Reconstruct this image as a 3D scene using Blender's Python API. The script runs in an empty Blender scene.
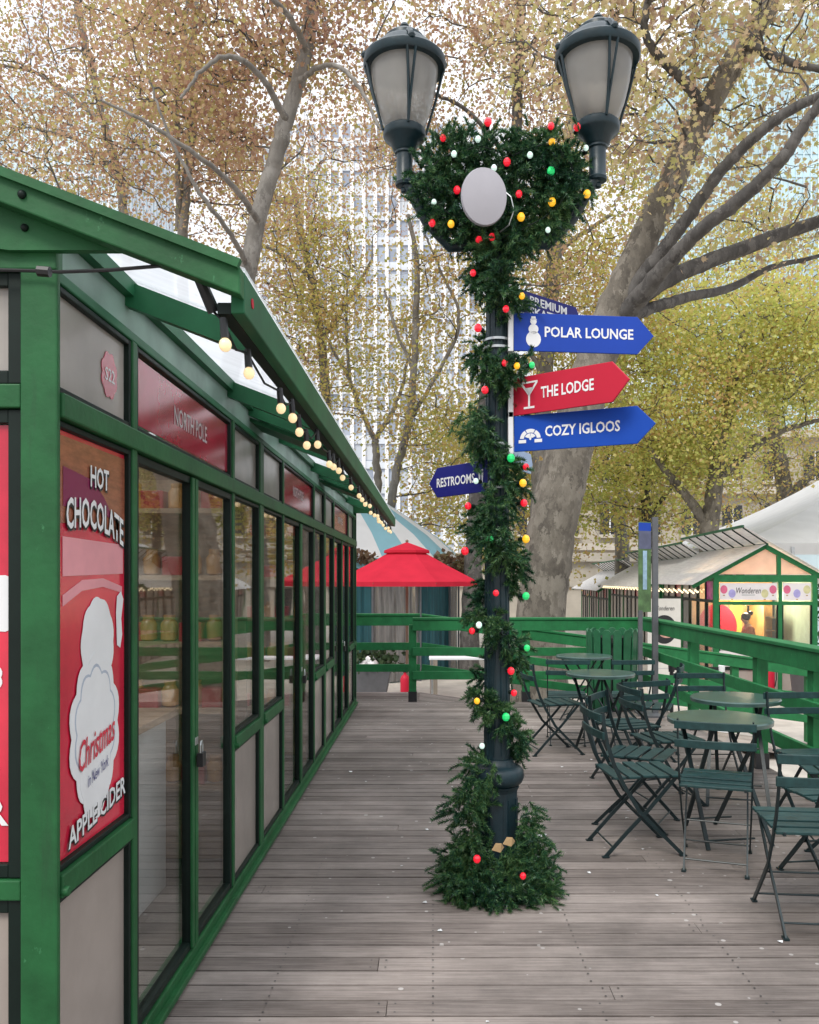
import bpy, math, random
import numpy as np
from mathutils import Vector, Matrix
random.seed(7); RNG = np.random.default_rng(11)
S = bpy.context.scene; COL = S.collection; R = math.radians
F, H, CX, HY = 850.0, 1.55, 433.0, 580.0        # focal length in pixels, eye height, vanishing point
# ------------------------------------------------------------------ camera, sky, sun, exposure
cd = bpy.data.cameras.new("camera"); cam = bpy.data.objects.new("camera", cd); COL.objects.link(cam)
cam.location = (0, 0, H); cam.rotation_euler = (R(90), 0, 0)
cd.sensor_fit = 'AUTO'; cd.sensor_width = 36; cd.lens = F / 1024 * 36
cd.shift_x = -(CX - 409.5) / 1024; cd.shift_y = (HY - 512) / 1024
cd.clip_start = 0.05; cd.clip_end = 2000
S.camera = cam
SUN_EL, SUN_AZ = 48, 205                        # azimuth measured from +Y, clockwise
W = bpy.data.worlds.new("World"); S.world = W; W.use_nodes = True
nt = W.node_tree; N = nt.nodes; L = nt.links; N.clear()
wo = N.new('ShaderNodeOutputWorld'); bg = N.new('ShaderNodeBackground'); bg.inputs[1].default_value = 0.1
sk = N.new('ShaderNodeTexSky'); sk.sky_type = 'NISHITA'; sk.sun_disc = False
sk.sun_elevation = R(SUN_EL); sk.sun_rotation = R(SUN_AZ); sk.air_density = 1.0; sk.dust_density = 0.6
tc = N.new('ShaderNodeTexCoord'); ns = N.new('ShaderNodeTexNoise'); ns.inputs['Scale'].default_value = 3.1
ns.inputs['Detail'].default_value = 6; ns.inputs['Roughness'].default_value = 0.55
cr = N.new('ShaderNodeValToRGB'); cr.color_ramp.elements[0].position = 0.30; cr.color_ramp.elements[1].position = 0.46
mx = N.new('ShaderNodeMix'); mx.data_type = 'RGBA'
sx = N.new('ShaderNodeSeparateXYZ'); L.new(tc.outputs['Generated'], sx.inputs[0])
ov = N.new('ShaderNodeMath'); ov.operation = 'MULTIPLY_ADD'; ov.use_clamp = False; ov.inputs[1].default_value = .667; ov.inputs[2].default_value = .333
mz = N.new('ShaderNodeMath'); mz.operation = 'MAXIMUM'; mz.inputs[1].default_value = 0; L.new(sx.outputs['Z'], mz.inputs[0]); L.new(mz.outputs[0], ov.inputs[0])
cl = N.new('ShaderNodeVectorMath'); cl.operation = 'SCALE'; cl.inputs[0].default_value = (14.6, 15.0, 15.8); L.new(ov.outputs[0], cl.inputs['Scale']); L.new(cl.outputs[0], mx.inputs[7])
L.new(tc.outputs['Generated'], ns.inputs['Vector']); L.new(ns.outputs['Fac'], cr.inputs[0]); L.new(cr.outputs[0], mx.inputs[0])
L.new(sk.outputs[0], mx.inputs[6]); L.new(mx.outputs[2], bg.inputs[0]); L.new(bg.outputs[0], wo.inputs[0])
sd = bpy.data.lights.new("sun", 'SUN'); sd.energy = 1.5; sd.angle = R(18); sd.color = (1, .95, .87)
sun = bpy.data.objects.new("sun", sd); COL.objects.link(sun)
dv = Vector((math.sin(R(SUN_AZ)) * math.cos(R(SUN_EL)), math.cos(R(SUN_AZ)) * math.cos(R(SUN_EL)), math.sin(R(SUN_EL))))
sun.rotation_euler = dv.to_track_quat('Z', 'Y').to_euler(); sun.location = (0, -5, 30)
S.view_settings.view_transform = 'Standard'; S.view_settings.look = 'None'; S.view_settings.exposure = 0.52; S.view_settings.gamma = 1
S.view_settings.use_curve_mapping = False
S.render.engine = 'CYCLES'; S.cycles.use_denoising = True; S.cycles.max_bounces = 8; S.cycles.transparent_max_bounces = 24
S.cycles.caustics_reflective = False; S.cycles.caustics_refractive = False; S.cycles.sample_clamp_indirect = 4

# ------------------------------------------------------------------ helpers
def P(px, py, Y): return Vector(((px - CX) * Y / F, Y, H + (HY - py) * Y / F))
WORLD = {}
def tag(o, label=None, cat=None, group=None, kind=None):
    if label: o['label'] = label
    if cat: o['category'] = cat
    if group: o['group'] = group
    if kind: o['kind'] = kind
    return o
def thing(name, loc, label, cat, group=None, rz=0):
    o = bpy.data.objects.new(name, None); COL.objects.link(o); o.location = loc; o.rotation_euler = (0, 0, rz)
    o.empty_display_size = .1; WORLD[o] = Vector(loc); return tag(o, label, cat, group)
def copy_tree(o, parent=None):
    c = o.copy(); COL.objects.link(c)
    if parent is not None: c.parent = parent
    for ch in list(o.children): copy_tree(ch, c)
    return c
class MB:
    def __init__(s): s.v = []; s.f = []; s.m = []
    def add(s, vs, fs, m=0):
        b = len(s.v); s.v += [tuple(v) for v in vs]; s.f += [tuple(b + i for i in f) for f in fs]; s.m += [m] * len(fs); return s
    def box(s, lo, hi, m=0):
        x0, y0, z0 = lo; x1, y1, z1 = hi
        return s.add([(x0,y0,z0),(x1,y0,z0),(x1,y1,z0),(x0,y1,z0),(x0,y0,z1),(x1,y0,z1),(x1,y1,z1),(x0,y1,z1)],
                     [(0,3,2,1),(4,5,6,7),(0,1,5,4),(1,2,6,5),(2,3,7,6),(3,0,4,7)], m)
    def beam(s, a, b, w, h, up=(0,0,1), m=0):
        a = Vector(a); b = Vector(b); d = (b - a).normalized(); u = Vector(up)
        r = d.cross(u).normalized(); u = r.cross(d).normalized(); r *= w / 2; u *= h / 2
        return s.add([a-r-u, a+r-u, a+r+u, a-r+u, b-r-u, b+r-u, b+r+u, b-r+u],
                     [(0,3,2,1),(4,5,6,7),(0,1,5,4),(1,2,6,5),(2,3,7,6),(3,0,4,7)][::1], m)
    def tube(s, pts, rad, n=8, m=0, cap=True, sq=1.0):
        pts = [Vector(p) for p in pts]; k = len(pts)
        rad = [rad] * k if isinstance(rad, (int, float)) else rad
        b = len(s.v); ref = None
        for i, p in enumerate(pts):
            d = (pts[min(i+1, k-1)] - pts[max(i-1, 0)]).normalized()
            if ref is None:
                ref = d.cross(Vector((0,0,1)))
                if ref.length < .05: ref = d.cross(Vector((1,0,0)))
            ref = (ref - d * ref.dot(d)).normalized(); o = d.cross(ref)
            for j in range(n):
                t = 2 * math.pi * j / n
                s.v.append(tuple(p + ref * math.cos(t) * rad[i] + o * math.sin(t) * rad[i] * sq))
        for i in range(k - 1):
            for j in range(n):
                s.f.append((b+i*n+j, b+i*n+(j+1)%n, b+(i+1)*n+(j+1)%n, b+(i+1)*n+j)); s.m.append(m)
        if cap:
            s.f.append(tuple(b+j for j in reversed(range(n)))); s.f.append(tuple(b+(k-1)*n+j for j in range(n))); s.m += [m, m]
        return s
    def lathe(s, prof, n=24, c=(0,0,0), m=0, rot=0, cap=True):
        b = len(s.v); c = Vector(c)
        for r, z in prof:
            for j in range(n):
                t = 2 * math.pi * j / n + rot
                s.v.append((c.x + r * math.cos(t), c.y + r * math.sin(t), c.z + z))
        k = len(prof)
        for i in range(k - 1):
            for j in range(n):
                s.f.append((b+i*n+j, b+i*n+(j+1)%n, b+(i+1)*n+(j+1)%n, b+(i+1)*n+j)); s.m.append(m)
        if cap:
            s.f.append(tuple(b+j for j in reversed(range(n)))); s.f.append(tuple(b+(k-1)*n+j for j in range(n))); s.m += [m, m]
        return s
    def prism(s, poly, o, r, u, d, m=0):
        """a 2-D outline in the plane (r, u) at o, extruded by vector d"""
        o, r, u, d = Vector(o), Vector(r), Vector(u), Vector(d); n = len(poly)
        v = [o + r * x + u * y for x, y in poly]
        return s.add(v + [p + d for p in v], [tuple(reversed(range(n))), tuple(range(n, 2*n))] + [(i, (i+1)%n, n+(i+1)%n, n+i) for i in range(n)], m)
    def sphere(s, c, r, n=12, m=0, sx=1, sy=1, sz=1):
        prof = []; k = max(4, n // 2); b = len(s.v)
        for i in range(k + 1):
            a = -math.pi / 2 + math.pi * i / k; prof.append((max(1e-4, r * math.cos(a)), r * math.sin(a)))
        s.lathe(prof, n, (0, 0, 0), m)
        c = Vector(c)
        for i in range(b, len(s.v)):
            x, y, z = s.v[i]; s.v[i] = (c.x + x * sx, c.y + y * sy, c.z + z * sz)
        return s
    def build(s, name, mats, parent=None, smooth=None, bevel=0, world=True, recalc=True):
        me = bpy.data.meshes.new(name); v = np.array(s.v, dtype=float)
        off = WORLD.get(parent) if parent is not None else None
        if off is None:
            off = Vector((0, 0, 0))
            if parent is None and len(v) and world: off = Vector(((v[:,0].min()+v[:,0].max())/2, (v[:,1].min()+v[:,1].max())/2, v[:,2].min()))
        v = v - np.array(off)
        me.from_pydata([tuple(x) for x in v], [], s.f); me.update()
        o = bpy.data.objects.new(name, me); COL.objects.link(o)
        for mt in (mats if isinstance(mats, (list, tuple)) else [mats]): me.materials.append(mt)
        if any(s.m): me.polygons.foreach_set('material_index', s.m)
        if recalc:
            import bmesh
            bm = bmesh.new(); bm.from_mesh(me); bmesh.ops.recalc_face_normals(bm, faces=bm.faces); bm.to_mesh(me); bm.free()
        if smooth:
            me.polygons.foreach_set('use_smooth', [True] * len(me.polygons)); me.set_sharp_from_angle(angle=R(smooth))
        if bevel:
            b = o.modifiers.new('bevel', 'BEVEL'); b.width = bevel; b.segments = 2; b.limit_method = 'ANGLE'; b.angle_limit = R(40)
        if parent is not None: o.parent = parent; WORLD[o] = off if parent in WORLD else Vector((0,0,0))
        else: o.location = off; WORLD[o] = off
        return o
def np_mesh(name, V, Fq, mats, parent=None, mi=None, uvc=None):
    """fast mesh from numpy arrays: V (n,3), Fq (m,k)"""
    me = bpy.data.meshes.new(name); off = np.array(WORLD.get(parent, Vector((0,0,0))))
    V = (V - off).astype(np.float32); m, k = Fq.shape
    me.vertices.add(len(V)); me.vertices.foreach_set('co', V.ravel())
    me.loops.add(m * k); me.loops.foreach_set('vertex_index', Fq.ravel().astype(np.int32))
    me.polygons.add(m); me.polygons.foreach_set('loop_start', (np.arange(m) * k).astype(np.int32))
    if mi is not None: me.polygons.foreach_set('material_index', mi.astype(np.int32))
    me.update(calc_edges=True); me.validate()
    o = bpy.data.objects.new(name, me); COL.objects.link(o)
    for mt in (mats if isinstance(mats, (list, tuple)) else [mats]): me.materials.append(mt)
    if parent is not None: o.parent = parent; WORLD[o] = WORLD[parent]
    return o

# ------------------------------------------------------------------ materials
def nodes_of(name):
    m = bpy.data.materials.new(name); m.use_nodes = True; t = m.node_tree; t.nodes.clear()
    return m, t.nodes, t.links, t.nodes.new('ShaderNodeOutputMaterial')
def c4(c): return (c[0], c[1], c[2], 1)
def mat(name, col, rough=.5, var=.15, scale=6, bump=0, metal=0, coat=0, wear=None, stretch=(1,1,1), col2=None, spec=.5, bscale=None, emit=None, estr=0):
    m, n, l, o = nodes_of(name); p = n.new('ShaderNodeBsdfPrincipled')
    p.inputs['Roughness'].default_value = rough; p.inputs['Metallic'].default_value = metal
    p.inputs['Coat Weight'].default_value = coat; p.inputs['Coat Roughness'].default_value = .15; p.inputs['Specular IOR Level'].default_value = spec
    t = n.new('ShaderNodeTexCoord'); mp = n.new('ShaderNodeMapping'); mp.inputs['Scale'].default_value = stretch
    ns = n.new('ShaderNodeTexNoise'); ns.inputs['Scale'].default_value = scale; ns.inputs['Detail'].default_value = 6; ns.inputs['Roughness'].default_value = .62
    l.new(t.outputs['Object'], mp.inputs[0]); l.new(mp.outputs[0], ns.inputs['Vector'])
    r = n.new('ShaderNodeValToRGB'); a, b = r.color_ramp.elements; a.position, b.position = .32, .68
    if col2 is None: a.color = c4([x * (1 - var) for x in col]); b.color = c4([min(1, x * (1 + var)) for x in col])
    else: a.color = c4(col); b.color = c4(col2)
    l.new(ns.outputs['Fac'], r.inputs[0]); l.new(r.outputs[0], p.inputs['Base Color'])
    if wear:
        prev = r.outputs[0]
        for (sc_, st_, lo_, hi_, cc, am) in (( 3.0, (6,6,.7), .56, .72, [x * .45 + .012 for x in col], .55), (26, (1,1,.6), .66, .70, wear, .75), (55, (1,1,1), .70, .73, wear, .6)):
            m2 = n.new('ShaderNodeMapping'); m2.inputs['Scale'].default_value = st_; l.new(t.outputs['Object'], m2.inputs[0])
            n2 = n.new('ShaderNodeTexNoise'); n2.inputs['Scale'].default_value = sc_; n2.inputs['Detail'].default_value = 7; n2.inputs['Roughness'].default_value = .68; l.new(m2.outputs[0], n2.inputs['Vector'])
            mr = n.new('ShaderNodeMapRange'); mr.inputs['From Min'].default_value = lo_; mr.inputs['From Max'].default_value = hi_; mr.inputs['To Max'].default_value = am; l.new(n2.outputs['Fac'], mr.inputs['Value'])
            mm = n.new('ShaderNodeMix'); mm.data_type = 'RGBA'; mm.inputs[7].default_value = c4(cc); l.new(mr.outputs[0], mm.inputs[0]); l.new(prev, mm.inputs[6]); prev = mm.outputs[2]
        l.new(prev, p.inputs['Base Color'])
    if bump:
        bp = n.new('ShaderNodeBump'); bp.inputs['Strength'].default_value = bump; bp.inputs['Distance'].default_value = .01
        if bscale:
            ns2 = n.new('ShaderNodeTexNoise'); ns2.inputs['Scale'].default_value = bscale; ns2.inputs['Detail'].default_value = 5; l.new(mp.outputs[0], ns2.inputs['Vector']); l.new(ns2.outputs['Fac'], bp.inputs['Height'])
        else: l.new(ns.outputs['Fac'], bp.inputs['Height'])
        l.new(bp.outputs[0], p.inputs['Normal'])
    if emit: p.inputs['Emission Color'].default_value = c4(emit); p.inputs['Emission Strength'].default_value = estr
    l.new(p.outputs[0], o.inputs[0]); return m
def glass(name, tint=(.95,.96,.95), f0=.055, rough=.02):
    m, n, l, o = nodes_of(name); tr = n.new('ShaderNodeBsdfTransparent'); tr.inputs[0].default_value = c4(tint)
    g = n.new('ShaderNodeBsdfGlossy'); g.inputs['Roughness'].default_value = rough; ge = n.new('ShaderNodeNewGeometry'); dt = n.new('ShaderNodeVectorMath'); dt.operation = 'DOT_PRODUCT'; l.new(ge.outputs['Normal'], dt.inputs[0]); l.new(ge.outputs['Incoming'], dt.inputs[1])
    ab = n.new('ShaderNodeMath'); ab.operation = 'ABSOLUTE'; l.new(dt.outputs['Value'], ab.inputs[0]); om = n.new('ShaderNodeMath'); om.operation = 'SUBTRACT'; om.inputs[0].default_value = 1; l.new(ab.outputs[0], om.inputs[1])
    pw_ = n.new('ShaderNodeMath'); pw_.operation = 'POWER'; pw_.inputs[1].default_value = 4.2; l.new(om.outputs[0], pw_.inputs[0]); fr = n.new('ShaderNodeMath'); fr.operation = 'MULTIPLY_ADD'; fr.inputs[1].default_value = .9; fr.inputs[2].default_value = f0; l.new(pw_.outputs[0], fr.inputs[0])
    t = n.new('ShaderNodeTexCoord'); ns = n.new('ShaderNodeTexNoise'); ns.inputs['Scale'].default_value = 1.6; bp = n.new('ShaderNodeBump'); bp.inputs['Strength'].default_value = .03; bp.inputs['Distance'].default_value = .05
    l.new(t.outputs['Object'], ns.inputs['Vector']); l.new(ns.outputs['Fac'], bp.inputs['Height']); l.new(bp.outputs[0], g.inputs['Normal'])
    mx = n.new('ShaderNodeMixShader'); l.new(fr.outputs[0], mx.inputs[0]); l.new(tr.outputs[0], mx.inputs[1]); l.new(g.outputs[0], mx.inputs[2]); l.new(mx.outputs[0], o.inputs[0]); return m
def sheet(name, col, trans=.6, rough=.3, gloss=.15, var=.08, scale=5, clear=0.0, stretch=(1,1,1)):
    """translucent sheet: polycarbonate, canvas, frosted globe"""
    m, n, l, o = nodes_of(name); t = n.new('ShaderNodeTexCoord'); mp = n.new('ShaderNodeMapping'); mp.inputs['Scale'].default_value = stretch
    ns = n.new('ShaderNodeTexNoise'); ns.inputs['Scale'].default_value = scale; ns.inputs['Detail'].default_value = 5
    l.new(t.outputs['Object'], mp.inputs[0]); l.new(mp.outputs[0], ns.inputs['Vector'])
    r = n.new('ShaderNodeValToRGB'); a, b = r.color_ramp.elements; a.position, b.position = .35, .65
    a.color = c4([x * (1 - var) for x in col]); b.color = c4([min(1, x * (1 + var)) for x in col]); l.new(ns.outputs['Fac'], r.inputs[0])
    d = n.new('ShaderNodeBsdfDiffuse'); tl = n.new('ShaderNodeBsdfTranslucent'); g = n.new('ShaderNodeBsdfGlossy'); g.inputs['Roughness'].default_value = rough
    l.new(r.outputs[0], d.inputs[0]); l.new(r.outputs[0], tl.inputs[0])
    m1 = n.new('ShaderNodeMixShader'); m1.inputs[0].default_value = trans; l.new(d.outputs[0], m1.inputs[1]); l.new(tl.outputs[0], m1.inputs[2])
    lw = n.new('ShaderNodeFresnel'); lw.inputs[0].default_value = 1.45; m2 = n.new('ShaderNodeMixShader')
    mu = n.new('ShaderNodeMath'); mu.operation = 'MULTIPLY'; mu.inputs[1].default_value = gloss * 6; l.new(lw.outputs[0], mu.inputs[0]); mu.use_clamp = True
    l.new(mu.outputs[0], m2.inputs[0]); l.new(m1.outputs[0], m2.inputs[1]); l.new(g.outputs[0], m2.inputs[2]); out = m2
    if clear:
        tp = n.new('ShaderNodeBsdfTransparent'); m3 = n.new('ShaderNodeMixShader'); m3.inputs[0].default_value = clear
        l.new(m2.outputs[0], m3.inputs[1]); l.new(tp.outputs[0], m3.inputs[2]); out = m3
    l.new(out.outputs[0], o.inputs[0]); return m
def leafmat(name, cols, trans=.45, patch=.9, rough=.55):
    m, n, l, o = nodes_of(name); g = n.new('ShaderNodeNewGeometry'); t = n.new('ShaderNodeTexCoord')
    ns = n.new('ShaderNodeTexNoise'); ns.inputs['Scale'].default_value = patch; ns.inputs['Detail'].default_value = 3; l.new(t.outputs['Object'], ns.inputs['Vector'])
    a = n.new('ShaderNodeMath'); a.operation = 'MULTIPLY_ADD'; a.inputs[1].default_value = 1.5; a.inputs[2].default_value = -.65; l.new(ns.outputs['Fac'], a.inputs[0])
    b = n.new('ShaderNodeMath'); b.operation = 'MULTIPLY_ADD'; b.inputs[1].default_value = .8; l.new(g.outputs['Random Per Island'], b.inputs[0]); l.new(a.outputs[0], b.inputs[2])
    r = n.new('ShaderNodeValToRGB'); e = r.color_ramp.elements
    while len(e) < len(cols): e.new(.5)
    for i, c in enumerate(cols): e[i].position = i / (len(cols) - 1); e[i].color = c4(c)
    l.new(b.outputs[0], r.inputs[0])
    d = n.new('ShaderNodeBsdfDiffuse'); tl = n.new('ShaderNodeBsdfTranslucent'); l.new(r.outputs[0], d.inputs[0]); l.new(r.outputs[0], tl.inputs[0])
    m1 = n.new('ShaderNodeMixShader'); m1.inputs[0].default_value = trans; l.new(d.outputs[0], m1.inputs[1]); l.new(tl.outputs[0], m1.inputs[2])
    gl = n.new('ShaderNodeBsdfGlossy'); gl.inputs['Roughness'].default_value = rough; m2 = n.new('ShaderNodeMixShader'); m2.inputs[0].default_value = .04
    l.new(m1.outputs[0], m2.inputs[1]); l.new(gl.outputs[0], m2.inputs[2]); l.new(m2.outputs[0], o.inputs[0]); return m
def plankmat():
    m, n, l, o = nodes_of("weathered_plank"); p = n.new('ShaderNodeBsdfPrincipled'); p.inputs['Roughness'].default_value = .6
    g = n.new('ShaderNodeNewGeometry'); t = n.new('ShaderNodeTexCoord'); mp = n.new('ShaderNodeMapping'); mp.inputs['Scale'].default_value = (1.2, 30, 4)
    ns = n.new('ShaderNodeTexNoise'); ns.inputs['Scale'].default_value = 3; ns.inputs['Detail'].default_value = 8; ns.inputs['Roughness'].default_value = .7
    l.new(t.outputs['Object'], mp.inputs[0]); l.new(mp.outputs[0], ns.inputs['Vector'])
    big = n.new('ShaderNodeTexNoise'); big.inputs['Scale'].default_value = .9; big.inputs['Detail'].default_value = 5; l.new(t.outputs['Object'], big.inputs['Vector'])
    s1 = n.new('ShaderNodeMath'); s1.operation = 'MULTIPLY_ADD'; s1.inputs[1].default_value = .27; l.new(g.outputs['Random Per Island'], s1.inputs[0]); 
    s0 = n.new('ShaderNodeMath'); s0.operation = 'MULTIPLY_ADD'; s0.inputs[1].default_value = .7; l.new(big.outputs['Fac'], s0.inputs[0]); l.new(ns.outputs['Fac'], s0.inputs[2]); l.new(s0.outputs[0], s1.inputs[2])
    r = n.new('ShaderNodeValToRGB'); a, b = r.color_ramp.elements; a.position, b.position = .68, 1.22
    b.position = 1.0; a.position = .58; a.color = (.125, .102, .091, 1); b.color = (.405, .350, .320, 1)
    sc = n.new('ShaderNodeMath'); sc.operation = 'MULTIPLY'; sc.inputs[1].default_value = .78; l.new(s1.outputs[0], sc.inputs[0]); l.new(sc.outputs[0], r.inputs[0])
    vo = n.new('ShaderNodeTexVoronoi'); vo.inputs['Scale'].default_value = 9; vo.inputs['Randomness'].default_value = 1; l.new(t.outputs['Object'], vo.inputs['Vector'])
    nn = n.new('ShaderNodeTexNoise'); nn.inputs['Scale'].default_value = 2.2; l.new(t.outputs['Object'], nn.inputs['Vector'])
    th = n.new('ShaderNodeMath'); th.operation = 'MULTIPLY_ADD'; th.inputs[1].default_value = .30; th.inputs[2].default_value = -.075; l.new(nn.outputs['Fac'], th.inputs[0])
    lt = n.new('ShaderNodeMath'); lt.operation = 'LESS_THAN'; l.new(vo.outputs['Distance'], lt.inputs[0]); l.new(th.outputs[0], lt.inputs[1])
    fm = n.new('ShaderNodeMath'); fm.operation = 'MULTIPLY'; fm.inputs[1].default_value = .85; l.new(lt.outputs[0], fm.inputs[0])
    mx = n.new('ShaderNodeMix'); mx.data_type = 'RGBA'; mx.inputs[7].default_value = (.55, .52, .50, 1); l.new(fm.outputs[0], mx.inputs[0]); l.new(r.outputs[0], mx.inputs[6])
    st = n.new('ShaderNodeTexNoise'); st.inputs['Scale'].default_value = .55; st.inputs['Detail'].default_value = 9; st.inputs['Roughness'].default_value = .72; l.new(t.outputs['Object'], st.inputs['Vector'])
    sr = n.new('ShaderNodeMapRange'); sr.inputs['From Min'].default_value = .40; sr.inputs['From Max'].default_value = .66; sr.inputs['To Min'].default_value = .58; sr.inputs['To Max'].default_value = 1.12; l.new(st.outputs['Fac'], sr.inputs['Value'])
    sv = n.new('ShaderNodeVectorMath'); sv.operation = 'SCALE'; l.new(mx.outputs[2], sv.inputs[0]); l.new(sr.outputs[0], sv.inputs['Scale'])
    l.new(sv.outputs[0], p.inputs['Base Color']); bp = n.new('ShaderNodeBump'); bp.inputs['Strength'].default_value = .25; bp.inputs['Distance'].default_value = .004
    l.new(ns.outputs['Fac'], bp.inputs['Height']); l.new(bp.outputs[0], p.inputs['Normal']); l.new(p.outputs[0], o.inputs[0]); return m
def barkmat(name, c1, c2, c3, scale=5):
    m, n, l, o = nodes_of(name); p = n.new('ShaderNodeBsdfPrincipled'); p.inputs['Roughness'].default_value = .8
    t = n.new('ShaderNodeTexCoord'); mp = n.new('ShaderNodeMapping'); mp.inputs['Scale'].default_value = (1, 1, .55); l.new(t.outputs['Object'], mp.inputs[0])
    v = n.new('ShaderNodeTexVoronoi'); v.inputs['Scale'].default_value = scale; ns = n.new('ShaderNodeTexNoise'); ns.inputs['Scale'].default_value = scale * 1.3; ns.inputs['Detail'].default_value = 8; ns.inputs['Roughness'].default_value = .7
    l.new(mp.outputs[0], ns.inputs['Vector'])
    ad = n.new('ShaderNodeVectorMath'); ad.operation = 'MULTIPLY_ADD'; ad.inputs[1].default_value = (.35,.35,.35); l.new(ns.outputs['Color'], ad.inputs[0]); l.new(mp.outputs[0], ad.inputs[2]); l.new(ad.outputs[0], v.inputs['Vector'])
    r = n.new('ShaderNodeValToRGB'); e = r.color_ramp.elements; e.new(.5); e[0].color = c4(c1); e[1].color = c4(c2); e[2].color = c4(c3); e[0].position = .25; e[2].position = .75
    sp = n.new('ShaderNodeSeparateColor'); l.new(v.outputs['Color'], sp.inputs[0]); mm = n.new('ShaderNodeMath'); mm.operation = 'MULTIPLY_ADD'; mm.inputs[1].default_value = .45; l.new(sp.outputs[0], mm.inputs[0])
    m5 = n.new('ShaderNodeMath'); m5.operation = 'MULTIPLY'; m5.inputs[1].default_value = .62; l.new(ns.outputs['Fac'], m5.inputs[0]); l.new(m5.outputs[0], mm.inputs[2]); l.new(mm.outputs[0], r.inputs[0])
    bp = n.new('ShaderNodeBump'); bp.inputs['Strength'].default_value = .6; bp.inputs['Distance'].default_value = .03; l.new(ns.outputs['Fac'], bp.inputs['Height']); l.new(bp.outputs[0], p.inputs['Normal'])
    l.new(r.outputs[0], p.inputs['Base Color']); l.new(p.outputs[0], o.inputs[0]); return m

M = {}
M['plank'] = plankmat()
M['kgreen'] = mat('kiosk_green_paint', (.016,.102,.033), .5, .26, 5, .12, spec=.3, bscale=40, wear=(.05,.20,.085))
M['kdark'] = mat('dark_green_frame', (.005,.013,.010), .5, .2, 8, spec=.25)
M['kunder'] = mat('eave_green_paint', (.014,.112,.046), .5, .25, 4, spec=.3)
M['fgreen'] = mat('fence_green_paint', (.016,.155,.050), .6, .2, 7, .15, bscale=60, spec=.3, wear=(.10,.24,.12))
M['glass'] = glass('window_glass')
M['frost'] = mat('frosted_panel', (.34,.295,.262), .25, .10, 3, coat=.25)
M['poly'] = sheet('polycarbonate_roof', (.88,.90,.93), .85, .25, .05, .06, 3, clear=.38, stretch=(1,8,1))
M['tfrost'] = sheet('frosted_transom', (.66,.62,.58), .55, .2, .12, .15, 2.5)
M['polyg'] = sheet('greyed_polycarbonate', (.46,.60,.53), .6, .25, .05, .15, 4)
M['red'] = mat('poster_red', (.62,.02,.055), .22, .22, 3.5, coat=.5)
M['redsign'] = mat('transom_red', (.42,.012,.045), .2, .2, 4, coat=.6)
M['brown'] = mat('reflection_brown', (.30,.10,.055), .25, .25, 14, stretch=(1,1,4), coat=.4)
M['purple'] = mat('poster_purple', (.20,.015,.07), .3, .1)
M['pink'] = mat('poster_pink', (.72,.30,.34), .35, .1)
M['white'] = mat('white_print', (.78,.79,.80), .4, .05)
M['palestroke'] = mat('pale_blue_print', (.42,.47,.56), .4, .08)
M['grey'] = mat('grey_print', (.45,.46,.46), .5, .05)
M['black'] = mat('black_plastic', (.012,.013,.015), .4, .2)
M['lamp'] = mat('lamp_post_paint', (.007,.023,.031), .42, .25, 12, .1, coat=.08, spec=.4, bscale=50, wear=(.03,.06,.07))
M['globe'] = sheet('frosted_globe', (.62,.60,.57), .62, .12, .14, .10, 3, clear=.22)
M['steel'] = mat('galvanised_steel', (.50,.52,.53), .35, .12, 20, metal=.85)
M['blue'] = mat('sign_blue', (.003,.060,.40), .5, .06, 3, spec=.25)
M['blue2'] = mat('sign_royal_blue', (.012,.056,.38), .5, .06, 3, spec=.25)
M['navy'] = mat('sign_navy', (.014,.016,.17), .5, .08, 3, spec=.25)
M['signred'] = mat('sign_red', (.50,.014,.040), .5, .06, 3, spec=.25)
M['chair'] = mat('chair_dark_teal_paint', (.006,.018,.021), .42, .25, 25, .1, coat=.05, bscale=90)
M['chairslat'] = mat('chair_slat_paint', (.015,.048,.049), .45, .3, 18, .1, bscale=80, spec=.35, wear=(.07,.11,.10))
M['table'] = mat('table_green_paint', (.045,.095,.085), .3, .2, 12, coat=.3)
M['bin'] = mat('bin_green_paint', (.018,.120,.052), .45, .2, 10)
M['ground'] = mat('pale_paving', (.46,.42,.37), .85, .18, 2.2, .2, bscale=30)
M['umbr'] = sheet('red_canvas', (.60,.034,.062), .30, .8, .0, .06, 3)
M['wood'] = mat('umbrella_wood', (.20,.13,.09), .55, .2, 20, stretch=(8,8,1))
M['canvas'] = sheet('white_canvas', (.80,.80,.80), .45, .7, .04, .04, 2)
M['canvasb'] = sheet('aqua_canvas', (.28,.52,.60), .45, .7, .04, .04, 2)
M['teal'] = mat('teal_drape', (.010,.070,.085), .7, .35, 3, stretch=(8,8,.3))
M['vinyl'] = mat('grey_vinyl', (.15,.145,.14), .25, .45, 2.5, stretch=(6,6,.5))
M['stone'] = mat('pale_stone', (.46,.42,.36), .8, .12, 1.2, .2, bscale=20)
M['stone2'] = mat('limestone', (.40,.36,.30), .8, .12, .6)
M['fin'] = mat('white_travertine', (.82,.83,.86), .6, .06, .4)
M['spandrel'] = mat('pale_spandrel', (.62,.66,.72), .4, .15, .3)
M['tglass'] = mat('tower_glass', (.30,.34,.42), .25, .4, .35, coat=.2)
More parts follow.
